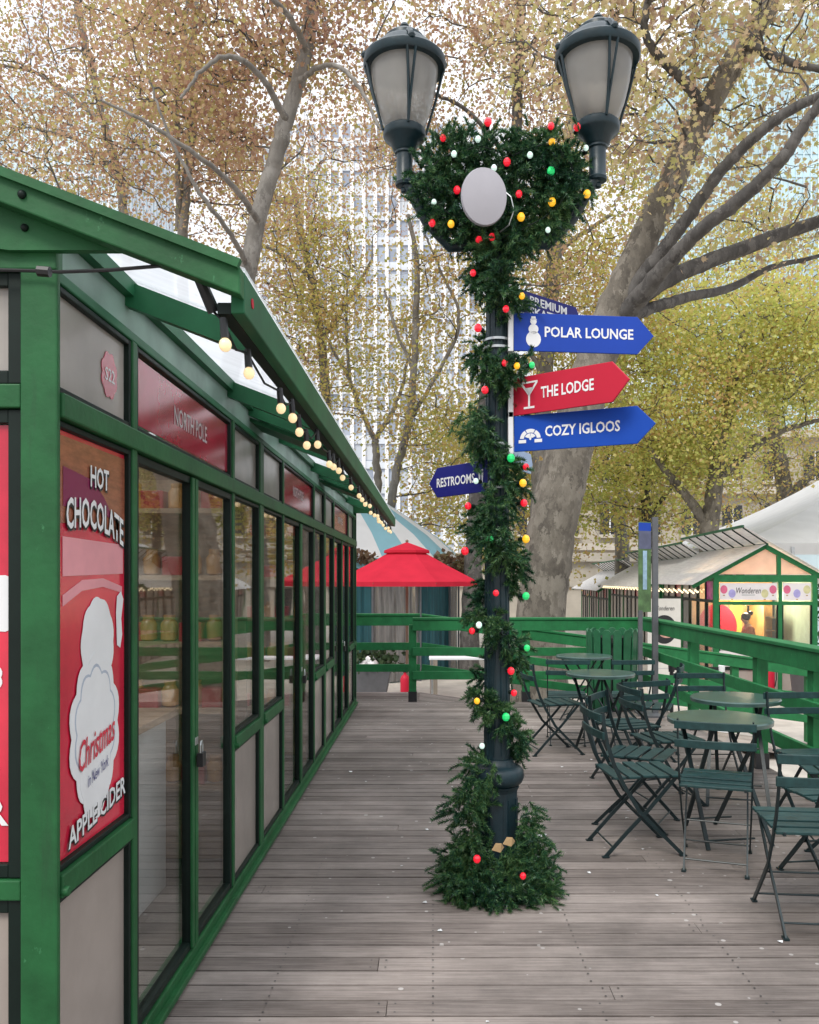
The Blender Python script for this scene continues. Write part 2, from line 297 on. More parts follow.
def cellglass(name, cols, cell):
    m, n, l, o = nodes_of(name); p = n.new('ShaderNodeBsdfPrincipled'); p.inputs['Roughness'].default_value = .2
    t = n.new('ShaderNodeTexCoord'); sn = n.new('ShaderNodeVectorMath'); sn.operation = 'SNAP'; sn.inputs[1].default_value = cell; l.new(t.outputs['Object'], sn.inputs[0])
    w = n.new('ShaderNodeTexWhiteNoise'); l.new(sn.outputs[0], w.inputs['Vector']); r = n.new('ShaderNodeValToRGB'); e = r.color_ramp.elements
    while len(e) < len(cols): e.new(.5)
    for i, c in enumerate(cols): e[i].position = i / len(cols); e[i].color = c4(c)
    r.color_ramp.interpolation = 'CONSTANT'; l.new(w.outputs['Value'], r.inputs[0]); l.new(r.outputs[0], p.inputs['Base Color']); l.new(p.outputs[0], o.inputs[0]); return m
M['tglass'] = cellglass('office_windows', [(.30,.34,.42),(.38,.43,.51),(.50,.54,.60),(.34,.38,.46),(.58,.61,.65)], (1.547, 200, 1.75))
M['tealglass'] = mat('teal_curtain_glass', (.46,.62,.68), .2, .3, .12, coat=.4)
M['paleglass'] = mat('pale_blue_glass', (.58,.72,.78), .2, .25, .15, coat=.3)
M['dark'] = mat('dark_opening', (.03,.032,.035), .3, .3)
M['planter'] = mat('grey_planter', (.10,.105,.115), .5, .15)
M['bark'] = barkmat('plane_bark', (.070,.060,.048), (.140,.122,.098), (.215,.192,.158), 9)
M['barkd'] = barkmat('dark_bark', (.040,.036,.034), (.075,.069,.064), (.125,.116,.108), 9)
M['barkg'] = barkmat('grey_bark', (.13,.12,.108), (.185,.172,.155), (.25,.235,.215), 8)
M['lbrown'] = leafmat('brown_autumn_leaf', [(.34,.19,.14),(.50,.30,.20),(.57,.39,.24),(.54,.44,.18),(.44,.43,.14)], trans=.55, patch=.6)
M['ltan'] = leafmat('tan_autumn_leaf', [(.40,.26,.20),(.55,.40,.27),(.64,.52,.30),(.62,.56,.24),(.50,.50,.18)], trans=.6, patch=.8)
M['lyellow'] = leafmat('yellow_autumn_leaf', [(.46,.26,.12),(.56,.39,.15),(.58,.49,.14),(.49,.46,.11),(.35,.39,.10)], trans=.55, patch=.42)
M['lgreen'] = leafmat('yellow_green_leaf', [(.62,.37,.18),(.68,.56,.19),(.66,.64,.18),(.56,.60,.15),(.42,.48,.12)], trans=.6, patch=.38)
M['needle'] = leafmat('fir_needle', [(.009,.038,.026),(.018,.072,.038),(.034,.115,.046),(.085,.185,.062),(.11,.20,.07)], trans=.2, patch=5, rough=.4)
M['hedge'] = leafmat('hedge_leaf', [(.02,.05,.02),(.04,.09,.03),(.07,.13,.05)], patch=3)
M['dry'] = leafmat('dry_garland_leaf', [(.10,.05,.03),(.20,.12,.07),(.16,.16,.07)], patch=4)
M['cream'] = mat('clear_bulb', (.75,.60,.36), .12, .05, coat=.8, emit=(1,.74,.40), estr=.55)
M['warm'] = mat('warm_bulb', (.9,.8,.6), .3, .02, emit=(1,.80,.50), estr=1.3)
for k, c, e in (('R', (.70,.008,.025), .55), ('G', (.015,.50,.13), .5), ('Y', (.85,.42,.02), .6), ('W', (.62,.82,.74), .45)):
    M['b' + k] = mat('bulb_' + {'R':'red','G':'green','Y':'amber','W':'white'}[k], c, .2, .02, emit=c, estr=e, coat=.6)

# ------------------------------------------------------------------ text and flat print
def text(body, c, r, u, w, h, mt, parent, name='lettering', bold=.0, out=.0015, bend=None, shear=0):
    """lettering centred at c in plane (r, u), scaled to width w and height h, its face pushed `out` along the plane normal"""
    cu = bpy.data.curves.new('t', 'FONT'); cu.body = body; cu.size = 1; cu.offset = bold; cu.resolution_u = 2; cu.shear = shear
    to = bpy.data.objects.new('t', cu); COL.objects.link(to); dg = bpy.context.evaluated_depsgraph_get()
    me = bpy.data.meshes.new_from_object(to.evaluated_get(dg)); bpy.data.objects.remove(to); bpy.data.curves.remove(cu)
    v = np.array([x.co[:] for x in me.vertices]); lo, hi = v.min(0), v.max(0); d = hi - lo; d[d == 0] = 1
    r, u = Vector(r).normalized(), Vector(u).normalized(); nn = r.cross(u); off = WORLD.get(parent, Vector((0,0,0))); c = Vector(c)
    for x in me.vertices:
        a = (x.co.x - lo[0]) / d[0] - .5; b = (x.co.y - lo[1]) / d[1] - .5
        q = b * h + (bend(a) if bend else 0)
        x.co = c + r * a * w + u * q + nn * out - off
    me.materials.clear(); me.materials.append(mt); me.name = name; me.update()
    o = bpy.data.objects.new(name, me); COL.objects.link(o); o.parent = parent; WORLD[o] = off; return o
def disc(n, rx, ry=None, cx=0, cy=0, ph=0):
    ry = rx if ry is None else ry
    return [(cx + rx * math.cos(2*math.pi*i/n + ph), cy + ry * math.sin(2*math.pi*i/n + ph)) for i in range(n)]
def scallop(n, rx, ry, amp, lobes): 
    return [((rx + amp * abs(math.sin(lobes * math.pi * i / n))) * math.cos(2*math.pi*i/n), (ry + amp * abs(math.sin(lobes * math.pi * i / n))) * math.sin(2*math.pi*i/n)) for i in range(n)]
# ================================================================== SETTING
GZ = -0.75
g = MB(); g.box((-500, -400, GZ - .3), (500, 900, GZ)); tag(g.build('ground', M['ground']), kind='structure')
DX0, DX1, DY0, DY1, YF = -6.0, 2.78, -3.0, 10.80, 11.80
d = MB(); pitch = .118; y = DY0
while y < YF - .05:
    x1 = DX1 if y < DY1 - .06 else -.18
    x = DX0 - random.uniform(0, 2)
    while x < x1:
        e = min(x + random.uniform(3.2, 5.4), x1); dz = random.uniform(-.0018, .0018)
        if e - x > .05:
          for sxx in [x + .03, e - .03] + [q * .61 for q in range(-10, 6) if x + .1 < q * .61 < e - .1]:
            for syy in (.028, .09): d.add([(sxx + .0045 * math.cos(t), y + syy + .0045 * math.sin(t), .0022) for t in (0, 1.05, 2.09, 3.14, 4.19, 5.24)], [(0,1,2,3,4,5)], 1)
          d.box((x + .0015, y + .005, -.038 + dz), (e - .0015, y + pitch - .005, dz))
        x = e
    y += pitch
dk = d.build('wooden_deck', [M['plank'], M['dark']]); tag(dk, kind='structure')
b = MB()
b.box((DX0, DY0, -.30), (DX1, DY1, -.05)); b.box((DX0, DY1 + .002, -.30), (-.18, YF, -.052))
b.box((DX0 + .1, DY0 + .1, GZ), (DX1 - .1, DY1 - .1, -.302)); b.box((DX0 + .1, DY1 - .05, GZ), (-.3, YF - .1, -.304))
tag(b.build('deck_base', mat('deck_underside', (.05,.045,.04), .8)), kind='structure')
r = MB(); y = DY1 + .02
while y < YF - .04:
    r.add([(-.18,y+.004,-.004),(5.4,y+.004,GZ+.01),(5.4,y+.114,GZ+.01),(-.18,y+.114,-.004),(-.18,y+.004,-.05),(5.4,y+.004,GZ-.04),(5.4,y+.114,GZ-.04),(-.18,y+.114,-.05)],
          [(0,1,2,3),(7,6,5,4),(0,4,5,1),(1,5,6,2),(2,6,7,3),(3,7,4,0)]); y += pitch
tag(r.build('ramp', M['plank']), kind='structure')

# ------------------------------------------------------------------ long glass kiosk on the left
XW, Y0, Y1, KW = -.95, 2.15, 10.55, 2.2
XL = XW - KW
k = thing('glass_kiosk', ((XW + XL) / 2, (Y0 + Y1) / 2, 0), 'long green framed glass holiday kiosk with clear roof beside the plank walkway', 'kiosk')
posts = [Y0, 2.72, 4.07, 4.74, 5.43, 6.84, 7.52, 8.20, 9.60, 10.27, Y1]
Z_S, Z_M0, Z_M1, Z_T0, Z_T1, Z_W = .085, .735, .795, 1.965, 2.03, 2.31
for yy in (Y0, Y1 - .02):
    for xx in (XW - .095, XL): MB().box((xx, yy, 0), (xx + .095, yy + .02, 2.46)).build('corner_post', M['kgreen'], k, bevel=.005)
def fr_post(y, w=.05): return MB().box((XW - .05, y - w/2, Z_S), (XW - .002, y + w/2, Z_W))
for yy in posts[1:-1]: fr_post(yy, .10 if yy in (4.74, 7.52) else .042).build('mullion', M['kgreen'], k, bevel=.004)
MB().box((XW - .085, Y0 + .021, 0), (XW - .001, Y1 - .021, .083)).box((XW - .004, Y0 + .05, .02), (XW + .022, Y1, .045)).build('sill', M['kgreen'], k, bevel=.004)
MB().box((XW - .075, Y0 + .021, Z_T0), (XW + .008, Y1 - .021, Z_T1)).build('transom_rail', M['kgreen'], k, bevel=.005)
MB().box((XW - .08, Y0 + .021, Z_W), (XW - .004, Y1 - .021, 2.340)).build('top_rail', M['kunder'], k, bevel=.004)
MB().box((XW - .05, Y0 + .02, 2.341), (XW - .035, Y1 - .02, 2.455)).build('soffit_strip', M['polyg'], k)
MB().box((XW - .09, Y0 + .096, 2.456), (XW - .005, Y1 - .096, 2.505)).build('eave_plate', M['kunder'], k)
def sash(y0, y1, z0, z1, nm, fill, parent=k, fw=.016, x=XW, green=False):
    """dark frame with its pane as a child"""
    a, b2 = x - .044, x - .008
    f = MB(); f.box((a, y0, z0), (b2, y0 + fw, z1)).box((a, y1 - fw, z0), (b2, y1, z1))
    f.box((a + .001, y0 + fw, z0), (b2 - .001, y1 - fw, z0 + fw)).box((a + .001, y0 + fw, z1 - fw), (b2 - .001, y1 - fw, z1))
    o = f.build(nm, M['kgreen' if green else 'kdark'], parent, bevel=.003)
    MB().box((x - .032, y0 + fw, z0 + fw), (x - .026, y1 - fw, z1 - fw)).build('pane', fill, o); return o
doors = [(2.72, 4.07), (5.43, 6.84), (8.20, 9.60)]
for y0, y1 in doors:
    ym = (y0 + y1) / 2
    for i, (a, b2) in enumerate(((y0 + .022, ym - .004), (ym + .004, y1 - .022))):
        dr = sash(a, b2, Z_S + .004, Z_T0 - .006, 'door', M['glass'], fw=.028)
        st = MB()
        yy = b2 - .038 if i == 0 else a + .002
        st.box((XW - .0075, yy, Z_S + .01), (XW + .002, yy + .036, Z_T0 - .01)); st.build('stile', M['kgreen'], dr, bevel=.002)
    pl = MB(); px_, py_, pz_ = XW + .022, ym + .012, .86
    pl.box((px_ - .012, py_ - .024, pz_ - .055), (px_ + .012, py_ + .024, pz_)); pl.box((px_ - .024, py_ - .02, pz_ + .03), (px_ - .018, py_ + .02, pz_ + .06), 1)
    pl.tube([(px_, py_ - .016, pz_ - .005), (px_, py_ - .016, pz_ + .03), (px_, py_ - .008, pz_ + .045), (px_, py_ + .008, pz_ + .045), (px_, py_ + .016, pz_ + .03), (px_, py_ + .016, pz_ - .005)], .004, 6, 1)
    pl.build('padlock', [M['black'], M['steel']], k, bevel=.003)
    t = sash(y0 + .03, y1 - .03, Z_T1 + .002, Z_W - .002, 'transom_window', M['glass'])
    sg = MB().box((XW - .0255, y0 + .06, Z_T1 + .03), (XW - .022, y1 - .06, Z_W - .028)).build('sign_panel', M['redsign'], k)
    text('NORTH POLE', (XW - .022, y0 + .70, 2.17), (0,1,0), (0,0,1), .46, .072, M['grey'], sg, bold=.01)
wins = [(Y0 + .021, 2.72 - .022), (4.07 + .022, 4.74 - .05), (4.79, 5.43 - .022), (6.84 + .022, 7.52 - .05), (7.57, 8.20 - .022), (9.60 + .022, 10.27 - .022), (10.27 + .022, Y1 - .021)]
for i, (a, b2) in enumerate(wins):
    sash(a, b2, Z_M1 + .002, Z_T0 - .004, 'window', M['glass'])
    sash(a, b2, Z_S + .002, Z_M0 - .002, 'lower_panel', M['frost'])
    sash(a, b2, Z_T1 + .002, Z_W - .002, 'transom_window', M['tfrost'])
    MB().box((XW - .075, a, Z_M0), (XW + .006, b2, Z_M1)).tube([(XW - .004, a + .01, .752), (XW + .018, a + .01, .752)], .014, 8).build('middle_rail', M['kgreen'], k, bevel=.004)
# first window: the printed poster; on the transom the pitch number
pa, pb = wins[0][0] + .017, wins[0][1] - .017; pc = (pa + pb) / 2 + .022; pw = pb - pa - .045
X = XW - .0245
po = MB().box((X - .001, pa, Z_M1 + .020), (X, pb, Z_T0 - .022)).build('poster', M['red'], k)
def flat(poly, oy, oz, mt, lift, nm): return MB().prism(poly, (X + lift, oy, oz), (0,1,0), (0,0,1), (.0008, 0, 0)).build(nm, mt, po)
flat([(-pw/2 - .045, 1.70), (-pw/2, 1.70), (-pw/4, 1.71), (0, 1.705), (pw/4, 1.69), (pw/2, 1.66), (pw/2, 1.93), (-pw/2 - .045, 1.93)], pc, 0, M['brown'], .001, 'reflection_band')  # brown reflection over the poster top, painted on as a flat shape
flat([(-pw/2, -.055), (0, -.045), (.13, -.07), (.06, -.01), (-.03, .035), (-pw/2, .05)], pc, 1.80, M['purple'], .0025, 'ribbon_print')
flat([(-pw/2, -.055), (pw*.47, -.045), (pw*.47, .045), (-pw/2, .05)], pc, 1.615, M['pink'], .001, 'pink_stripe')
flat([(-pw/2, -.02), (-.1, .02), (.05, .025), (pw*.45, 0), (pw*.45, -.02), (.05, .0), (-.1, -.01), (-pw/2, -.05)], pc, 1.53, M['pink'], .001, 'pink_curve')
flat([(x * .115, z * .13) for x, z in scallop(48, 1, 1, .06, 9)], pc + .01, 1.365, M['white'], .0025, 'white_swirl')
flat([(x * .165, z * .20) for x, z in scallop(60, 1, 1, .12, 10)], pc - .01, 1.12, M['white'], .004, 'white_plaque')
flat([(x * .10, z * .12) for x, z in scallop(40, 1, 1, .12, 7)], pc - .01, .995, M['white'], .0045, 'white_plaque_tip')
flat([(x * .135, z * .165) for x, z in scallop(60, 1, 1, .12, 10)], pc - .01, 1.125, M['palestroke'], .0043, 'inner_plaque')
flat([(x * .128, z * .157) for x, z in scallop(60, 1, 1, .12, 10)], pc - .01, 1.125, M['white'], .0047, 'inner_plaque')
flat([(-.012,-.08),(.014,-.09),(.03,-.05),(.022,.0),(.04,.06),(.02,.085),(-.012,.07),(-.02,.02)], pb - .055, 1.43, M['white'], .0025, 'white_tassel')
def ptxt(body, oy, oz, w, h, bend=None, bold=.02, nm='lettering'):
    text(body, (X, oy + .004, oz - .005), (0,1,0), (0,0,1), w * 1.03, h * 1.06, M['black'], po, nm, bold + .035, .0055, bend)
    text(body, (X, oy, oz), (0,1,0), (0,0,1), w, h, M['white'], po, nm, bold, .0065, bend)
ptxt('HOT', pc + .015, 1.845, .135, .062)
ptxt('CHOCOLATE', pc - .005, 1.735, pw * .92, .085, lambda a: -.10 * a * a - .03 * a)
text('Christmas', (X, pc - .005, 1.085), (0,1,0), (0,0,1), .26, .085, M['red'], po, 'lettering', .01, .0085, lambda a: .05 * a, .2)
text('in New York', (X, pc + .0, 1.0), (0,1,0), (0,0,1), .15, .035, M['navy'], po, 'lettering', .0, .0085, lambda a: .03 * a, .2)
ptxt('APPLE CIDER', pc + .01, .885, pw * .93, .058, lambda a: .05 * a)
tg = MB().prism([(x * .055, z * .062) for x, z in scallop(36, 1, 1, .18, 8)], (XW - .0245, pc + .10, 2.165), (0,1,0), (0,0,1), (.002,0,0)).build('number_tag', M['redsign'], k)
text('S22', (XW - .0225, pc + .10, 2.165), (0,1,0), (0,0,1), .075, .04, M['white'], tg, bold=.01)
# front gable end
def fsash(x0, x1, z0, z1, nm, fill):
    fw = .035; f = MB(); a, b2 = Y0 + .015, Y0 + .06
    f.box((x0, a, z0), (x0 + fw, b2, z1)).box((x1 - fw, a, z0), (x1, b2, z1)).box((x0 + fw, a + .001, z0), (x1 - fw, b2 - .001, z0 + fw)).box((x0 + fw, a + .001, z1 - fw), (x1 - fw, b2 - .001, z1))
    o = f.build(nm, M['kdark'], k, bevel=.003); MB().box((x0 + fw, Y0 + .034, z0 + fw), (x1 - fw, Y0 + .04, z1 - fw)).build('pane', fill, o); return o
nb = 3; xs = [XL + .097 + (KW - .194) * i / nb for i in range(nb + 1)]
for i in range(nb):
    a, b2 = xs[i] + .001, xs[i + 1] - .001
    fsash(a, b2, Z_T1 + .02, 2.334, 'transom_window', M['tfrost']); fsash(a, b2, Z_S, Z_M0, 'lower_panel', M['frost'])
    w = fsash(a, b2, Z_M1 - .005, Z_T0 + .02, 'window', M['glass'])
pf = MB().box((xs[2] + .04, Y0 + .030, Z_M1 + .032), (xs[3] - .036, Y0 + .033, Z_T0 - .018)).build('front_poster', M['red'], k)
for (cx_, cz_, s) in ((xs[3] - .075, 1.49, .075), (xs[3] - .11, 1.30, .05), (xs[3] - .20, 1.36, .10), (xs[3] - .30, 1.15, .14)):
    MB().prism([(x * s, z * s) for x, z in scallop(40, 1, .9, .12, 8)], (cx_, Y0 + .029, cz_), (1,0,0), (0,0,1), (0,-.001,0)).build('cloud_print', M['white'], pf)
fl = MB()
for i in range(60):
    s = random.uniform(.002, .006); fl.prism(disc(6, s), (random.uniform(xs[2] + .06, xs[3] - .05), Y0 + .0285, random.uniform(.85, 1.95)), (1,0,0), (0,0,1), (0,-.0006,0))
fl.build('snow_dot_print', M['white'], pf)
text('CIDER', (xs[3] - .19, Y0 + .028, .955), (1,0,0), (0,0,1), .30, .07, M['white'], pf, bold=.02)
MB().box((XL + .096, Y0 + .004, Z_T0 + .022), (XW - .096, Y0 + .08, Z_T1 + .018)).build('transom_rail', M['kgreen'], k, bevel=.004)
MB().box((XL + .096, Y0 + .004, Z_M0 + .001), (XW - .096, Y0 + .08, Z_M1 - .007)).build('middle_rail', M['kgreen'], k, bevel=.004)
MB().box((XL + .096, Y0 + .006, 0), (XW - .096, Y0 + .08, Z_S - .002)).build('sill', M['kgreen'], k)
# roof: clear sheets between rafters, from the eave at XE up to the ridge
XE, ZE, YA, YB = -.47, 2.315, 2.07, 10.62
XR = (XW + XL) / 2; SL = .387; ZR = ZE + (XE - XR) * SL
def zr(x): return ZE + (XE - x) * SL if x > XR else ZE + (x - (2 * XR - XE)) * SL
# gable boards, front and back
for yy, nm in ((YA, 'gable_board'), (YB - .05, 'gable_board')):
    for sgn in (1, -1):
        xe = XE if sgn > 0 else 2 * XR - XE
        MB().add([(xe, yy, ZE), (XR, yy, ZR), (XR, yy, ZR - .07), (xe, yy, ZE - .07), (xe, yy + .05, ZE), (XR, yy + .05, ZR), (XR, yy + .05, ZR - .07), (xe, yy + .05, ZE - .07)],
                 [(0,1,2,3),(4,7,6,5),(0,4,5,1),(1,5,6,2),(2,6,7,3),(3,7,4,0)]).build(nm, M['kgreen'], k, bevel=.004)
        # a thin cap strip proud of the board's upper edge
        MB().beam((xe, yy - .006, ZE + .002), (XR, yy - .006, ZR + .002), .02, .022).build('cap_strip', M['kgreen'], k)
for yy in (Y0 - .025, Y1 - .06):
    for sgn in (1, -1):
        mx_ = (lambda x: x) if sgn > 0 else (lambda x: 2 * XR - x)
        ol = [(-.745, 2.375), (XR, ZR - .074), (XR, ZR - .19), (-1.13, 2.385), (-1.06, 2.375)]
        ol = [(mx_(a), b2) for a, b2 in ol]
        MB().prism(ol, (0, yy, 0), (1,0,0), (0,0,1), (0, .024, 0)).build('gable_rafter', M['kgreen'], k)
MB().box((XL + .05, Y0 - .004, 2.335), (XW - .001, Y0 + .036, 2.445)).build('tie_beam', M['kgreen'], k, bevel=.004)
MB().sphere((-1.00, YA - .002, 2.488), .011, 10).build('bolt', M['kdark'], k, smooth=60)
MB().sphere((-1.02, Y0 - .027, 2.430), .010, 10).build('bolt', M['kdark'], k, smooth=60)
raf = [2.74, 4.09, 5.45, 6.86, 8.22, 9.62]
for yy in raf:
    for xe in (XE - .03, 2 * XR - XE + .03):
        MB().beam((xe, yy, zr(xe) - .045), (XR, yy, ZR - .045), .045, .075).build('rafter', M['kunder'], k)
for yy in (4.74, 7.52):
    for xe, xw in ((XE - .03, XW + .0), (2 * XR - XE + .03, XL)):
        MB().beam((xe, yy - .19, zr(xe) - .045), (XR, yy - .19, ZR - .045), .04, .075).build('rafter', M['kunder'], k)
        MB().beam((xe, yy + .19, zr(xe) - .045), (XR, yy + .19, ZR - .045), .04, .075).build('rafter', M['kunder'], k)
        MB().beam((xe, yy, zr(xe) - .10), (XR, yy, ZR - .10), .34, .02).build('soffit_board', M['kunder'], k)
for xe in (XE, 2 * XR - XE):
    s = 1 if xe == XE else -1
    MB().box((min(xe, xe - s * .035), YA + .051, ZE - .100), (max(xe, xe - s * .035), YB - .051, ZE + .004)).build('eave_fascia', M['kunder'], k, bevel=.004)
    MB().box((min(xe - s*.036, xe - s*.07), YA + .06, ZE - .098), (max(xe - s*.036, xe - s*.06), YB - .06, ZE - .07)).build('eave_batten', M['kdark'], k)
    for i in range(len(raf) + 1):
        ya = [YA + .05] + raf; yb = raf + [YB - .05]
        MB().add([(xe, ya[i] + .003, ZE + .006), (XR, ya[i] + .003, ZR + .006), (XR, yb[i] - .003, ZR + .006), (xe, yb[i] - .003, ZE + .006),
                  (xe, ya[i] + .003, ZE + .014), (XR, ya[i] + .003, ZR + .014), (XR, yb[i] - .003, ZR + .014), (xe, yb[i] - .003, ZE + .014)],
                 [(0,3,2,1),(4,5,6,7),(0,1,5,4),(1,2,6,5),(2,3,7,6),(3,0,4,7)]).build('roof_sheet', M['poly'], k)
MB().prism(disc(14, .013), (XE + .0005, 2.207, 2.267), (0,1,0), (0,0,1), (.002,0,0)).build('reflector', M['signred'], k)
# far wall and the wall away from the walkway, glazed simply
for y0, y1 in zip([Y0 + .1, 4.8, 7.6], [4.7, 7.5, Y1 - .1]):
    MB().box((XL + .03, y0, .1), (XL + .04, y1, 2.3)).build('side_panel', M['tfrost'], k)
MB().box((XL + .1, Y1 - .06, .1), (XW - .1, Y1 - .05, 2.33)).build('side_panel', M['frost'], k)
for yy in (4.74, 7.52): MB().box((XL + .06, yy - .02, 0.002), (XW - .09, yy + .02, 2.33)).build('partition', mat('brown_partition', (.26,.16,.11), .6, .3, 6, stretch=(1,1,5)), k)
rot = Matrix.Rotation
# power cable and plug on the gable
cb = MB(); cb.tube([P(-60, 267, 2.13), P(0, 270, 2.13), P(40, 271, 2.13), P(60, 272, 2.12), P(110, 270, 2.10), P(160, 266, 2.10), P(178, 264, 2.10), P(196, 272, 2.12)], .0045, 6)
cb.tube([P(198, 275, 2.12), P(214, 312, 2.16)], [.014, .016], 8); cb.tube([P(38, 271, 2.05), P(50, 272, 2.05)], .013, 8)
tag(cb.build('power_cable', M['black'], smooth=40), 'thin black power cable with plug strung across the glass kiosk gable', 'cable')
# eave string lights
sl = thing('string_lights', (-.53, YA, ZE - .1), 'string of round clear bulbs hanging along the eave of the long glass kiosk', 'string lights')
wire = []; yy = 2.14; i = 0; spots = []
while yy < 10.55:
    wob = random.uniform(-.03, .012); zz = 2.19 + wob; spots.append((-.515 + random.uniform(-.015, .015), yy, zz)); yy += .31 + random.uniform(-.13, .11)
pts = [P(214, 312, 2.16)]
for a, b2 in zip(spots, spots[1:]): pts += [Vector(a), (Vector(a) + Vector(b2)) / 2 - Vector((0, 0, .03))]
MB().tube(pts + [Vector(spots[-1])], .0035, 6).build('cable', M['black'], sl)
for x_, y_, z_ in spots:
    o = MB().tube([(x_, y_, z_ + .01), (x_ + .004, y_, z_ - .04)], [.010, .011], 8).build('socket', M['black'], sl)
    MB().sphere((x_ + .005, y_, z_ - .057), .0165, 12, sz=1.1).build('bulb', M['cream'], o, smooth=80)
# inside the kiosk: shelf units with goods, a counter
def shelf_unit(y, label):
    s = thing('display_shelf', (-1.85, y, 0), label, 'shelf')
    wd = M['shelfwood']
    MB().box((-2.7, y - .02, .02), (-1.1, y, 2.1)).build('back_panel', wd, s)
    for zz in (.45, .85, 1.2, 1.55, 1.9): MB().box((-2.7, y - .26, zz), (-1.1, y - .021, zz + .025)).build('shelf_board', wd, s)
    for xx in (-2.72, -1.1): MB().box((xx, y - .26, .02), (xx + .02, y, 2.1)).build('side_board', wd, s)
M['shelfwood'] = mat('shelf_wood', (.44,.30,.19), .5, .25, 6, stretch=(1,6,6))
M['jar'] = mat('honey_jar', (.60,.32,.10), .2, .3, 5, coat=.5); M['box_red'] = mat('red_box', (.45,.03,.04), .4, .15); M['box_cream'] = mat('cream_box', (.70,.62,.48), .5, .12)
shelf_unit(4.70, 'brown wooden display shelf just behind the first pair of glass kiosk doors'); shelf_unit(7.48, 'brown wooden display shelf behind the second pair of glass kiosk doors')
jar = MB().lathe([(.03,0),(.045,.01),(.047,.09),(.03,.115),(.032,.13),(.032,.14)], 12).build('jar', [M['jar']], smooth=40)
tag(jar, 'small amber jar on the brown shelves inside the glass kiosk', 'jar', 'jars on the kiosk shelves')
gift = MB().box((-.06,-.05,0),(.06,.05,.10)).build('gift_box', M['box_red'], bevel=.004); tag(gift, 'small red box on the brown shelves inside the glass kiosk', 'box', 'red boxes on the kiosk shelves')
first = [True, True]
for y in (4.55, 7.33):
    for zz in (.475, .875, 1.225, 1.575, 1.925):
        for xx in (-1.17, -1.28, -1.39, -1.50, -1.61, -1.72, -1.83):
            q = 0 if (xx * 100 + zz * 40) % 3 < 1.7 else 1
            src = (jar, gift)[q]; o = src
            if not first[q]: o = src.copy(); COL.objects.link(o)
            first[q] = False; o.location = (xx + random.uniform(-.02, .02), y + random.uniform(-.03, .03), zz)
ct = thing('counter', (-1.55, 3.9, 0), 'white counter standing inside the glass kiosk behind the padlocked doors', 'counter')
MB().box((-1.75, 3.45, .0), (-1.35, 4.3, .86)).build('cabinet', M['white'], ct, bevel=.006); MB().box((-1.80, 3.42, .862), (-1.30, 4.33, .9)).build('counter_top', M['shelfwood'], ct, bevel=.005)

# ------------------------------------------------------------------ fences
def rail_fence(name, a, b, posts, label, z=(.985, .655, .335), hs=(.135, .105, .105), foot=False, side=1, drop=0):
    """posts: fractions along a-b"""
    a, b = Vector(a), Vector(b); f = thing(name, a, label, 'fence'); dr = (b - a).normalized(); nn = Vector((dr.y, -dr.x, 0)) * side
    flatd = Vector((b.x - a.x, b.y - a.y, 0))
    for t in posts:
        p = a + (b - a) * t
        MB().box((p.x - .048, p.y - .048, p.z + .001), (p.x + .048, p.y + .048, p.z + .98)).build('post', M['fgreen'], f, bevel=.005)
        if foot: MB().box((p.x - .054, p.y - .054, p.z), (p.x + .054, p.y + .054, p.z + .13)).build('post_foot', M['black'], f)
    for zz, h in zip(z, hs):
        o = nn * .068
        MB().beam(a + o + Vector((0,0,zz)), b + o + Vector((0,0,zz)), .036, h).build('rail', M['fgreen'], f, bevel=.004)
    MB().beam(a + nn * .025 + Vector((0,0,z[0] + hs[0]/2 + .016)), b + nn * .025 + Vector((0,0,z[0] + hs[0]/2 + .016)), .15, .028).build('cap_rail', M['fgreen'], f, bevel=.004)
    return f
rail_fence('deck_fence', (2.70, -1.0, 0), (2.70, 10.78, 0), [.085, .255, .425, .5925, .68, .833], 'green plank fence running along the open side of the deck beside the tables', side=-1, foot=True)
rail_fence('deck_fence', (-.26, 10.86, 0), (2.63, 10.86, 0), [0, .5, .97], 'green plank fence closing the end of the deck behind the lamp post', foot=True, z=(.975, .64, .34))
rail_fence('ramp_fence', (-3.2, 11.86, 0), (-.18, 11.86, 0), [.02, .55], 'level stretch of green plank fence at the far edge near the red umbrella', z=(.985,.63,.33))
rail_fence('ramp_fence', (-.16, 11.87, 0), (5.3, 11.87, -.72), [.2, .5, .8, .99], 'sloping green plank fence going down along the ramp behind the deck', z=(.985,.63,.33))
# ================================================================== LAMP POST
LX, LY = .32, 4.25
lp = thing('street_lamp', (LX, LY, 0), 'dark teal cast iron lamp post with two frosted lanterns wrapped in garland', 'street lamp')
c0 = (LX, LY, 0)
MB().lathe([(.17,0),(.17,.05),(.135,.07),(.128,.10),(.115,.12),(.105,.13),(.105,.50),(.11,.515),(.118,.53)], 8, c0, rot=R(22.5)).build('pedestal', M['lamp'], lp, bevel=.005)
fl = MB()
for i in range(8):
    t = 2*math.pi*(i+.5)/8 + R(22.5); rr = .105 * math.cos(math.pi/8) + .001
    cx_, cy_ = LX + rr*math.cos(t), LY + rr*math.sin(t); tx, ty = -math.sin(t), math.cos(t)
    for s in (-1, 1): fl.beam((cx_ + tx*.028*s, cy_ + ty*.028*s, .17), (cx_ + tx*.028*s, cy_ + ty*.028*s, .47), .006, .006, up=(math.cos(t), math.sin(t), 0))
fl.build('panel_moulding', M['lamp'], lp)
MB().lathe([(.105,.53),(.125,.545),(.135,.57),(.132,.60),(.118,.62),(.10,.625),(.085,.64),(.078,.66)], 28, c0).build('collar', M['lamp'], lp, smooth=50)
n = 16; sh = MB(); prof = [(.064,.655),(.060,.9),(.056,1.6),(.052,2.4),(.048,3.35),(.06,3.36),(.06,3.40),(.03,3.44),(.012,3.5)]
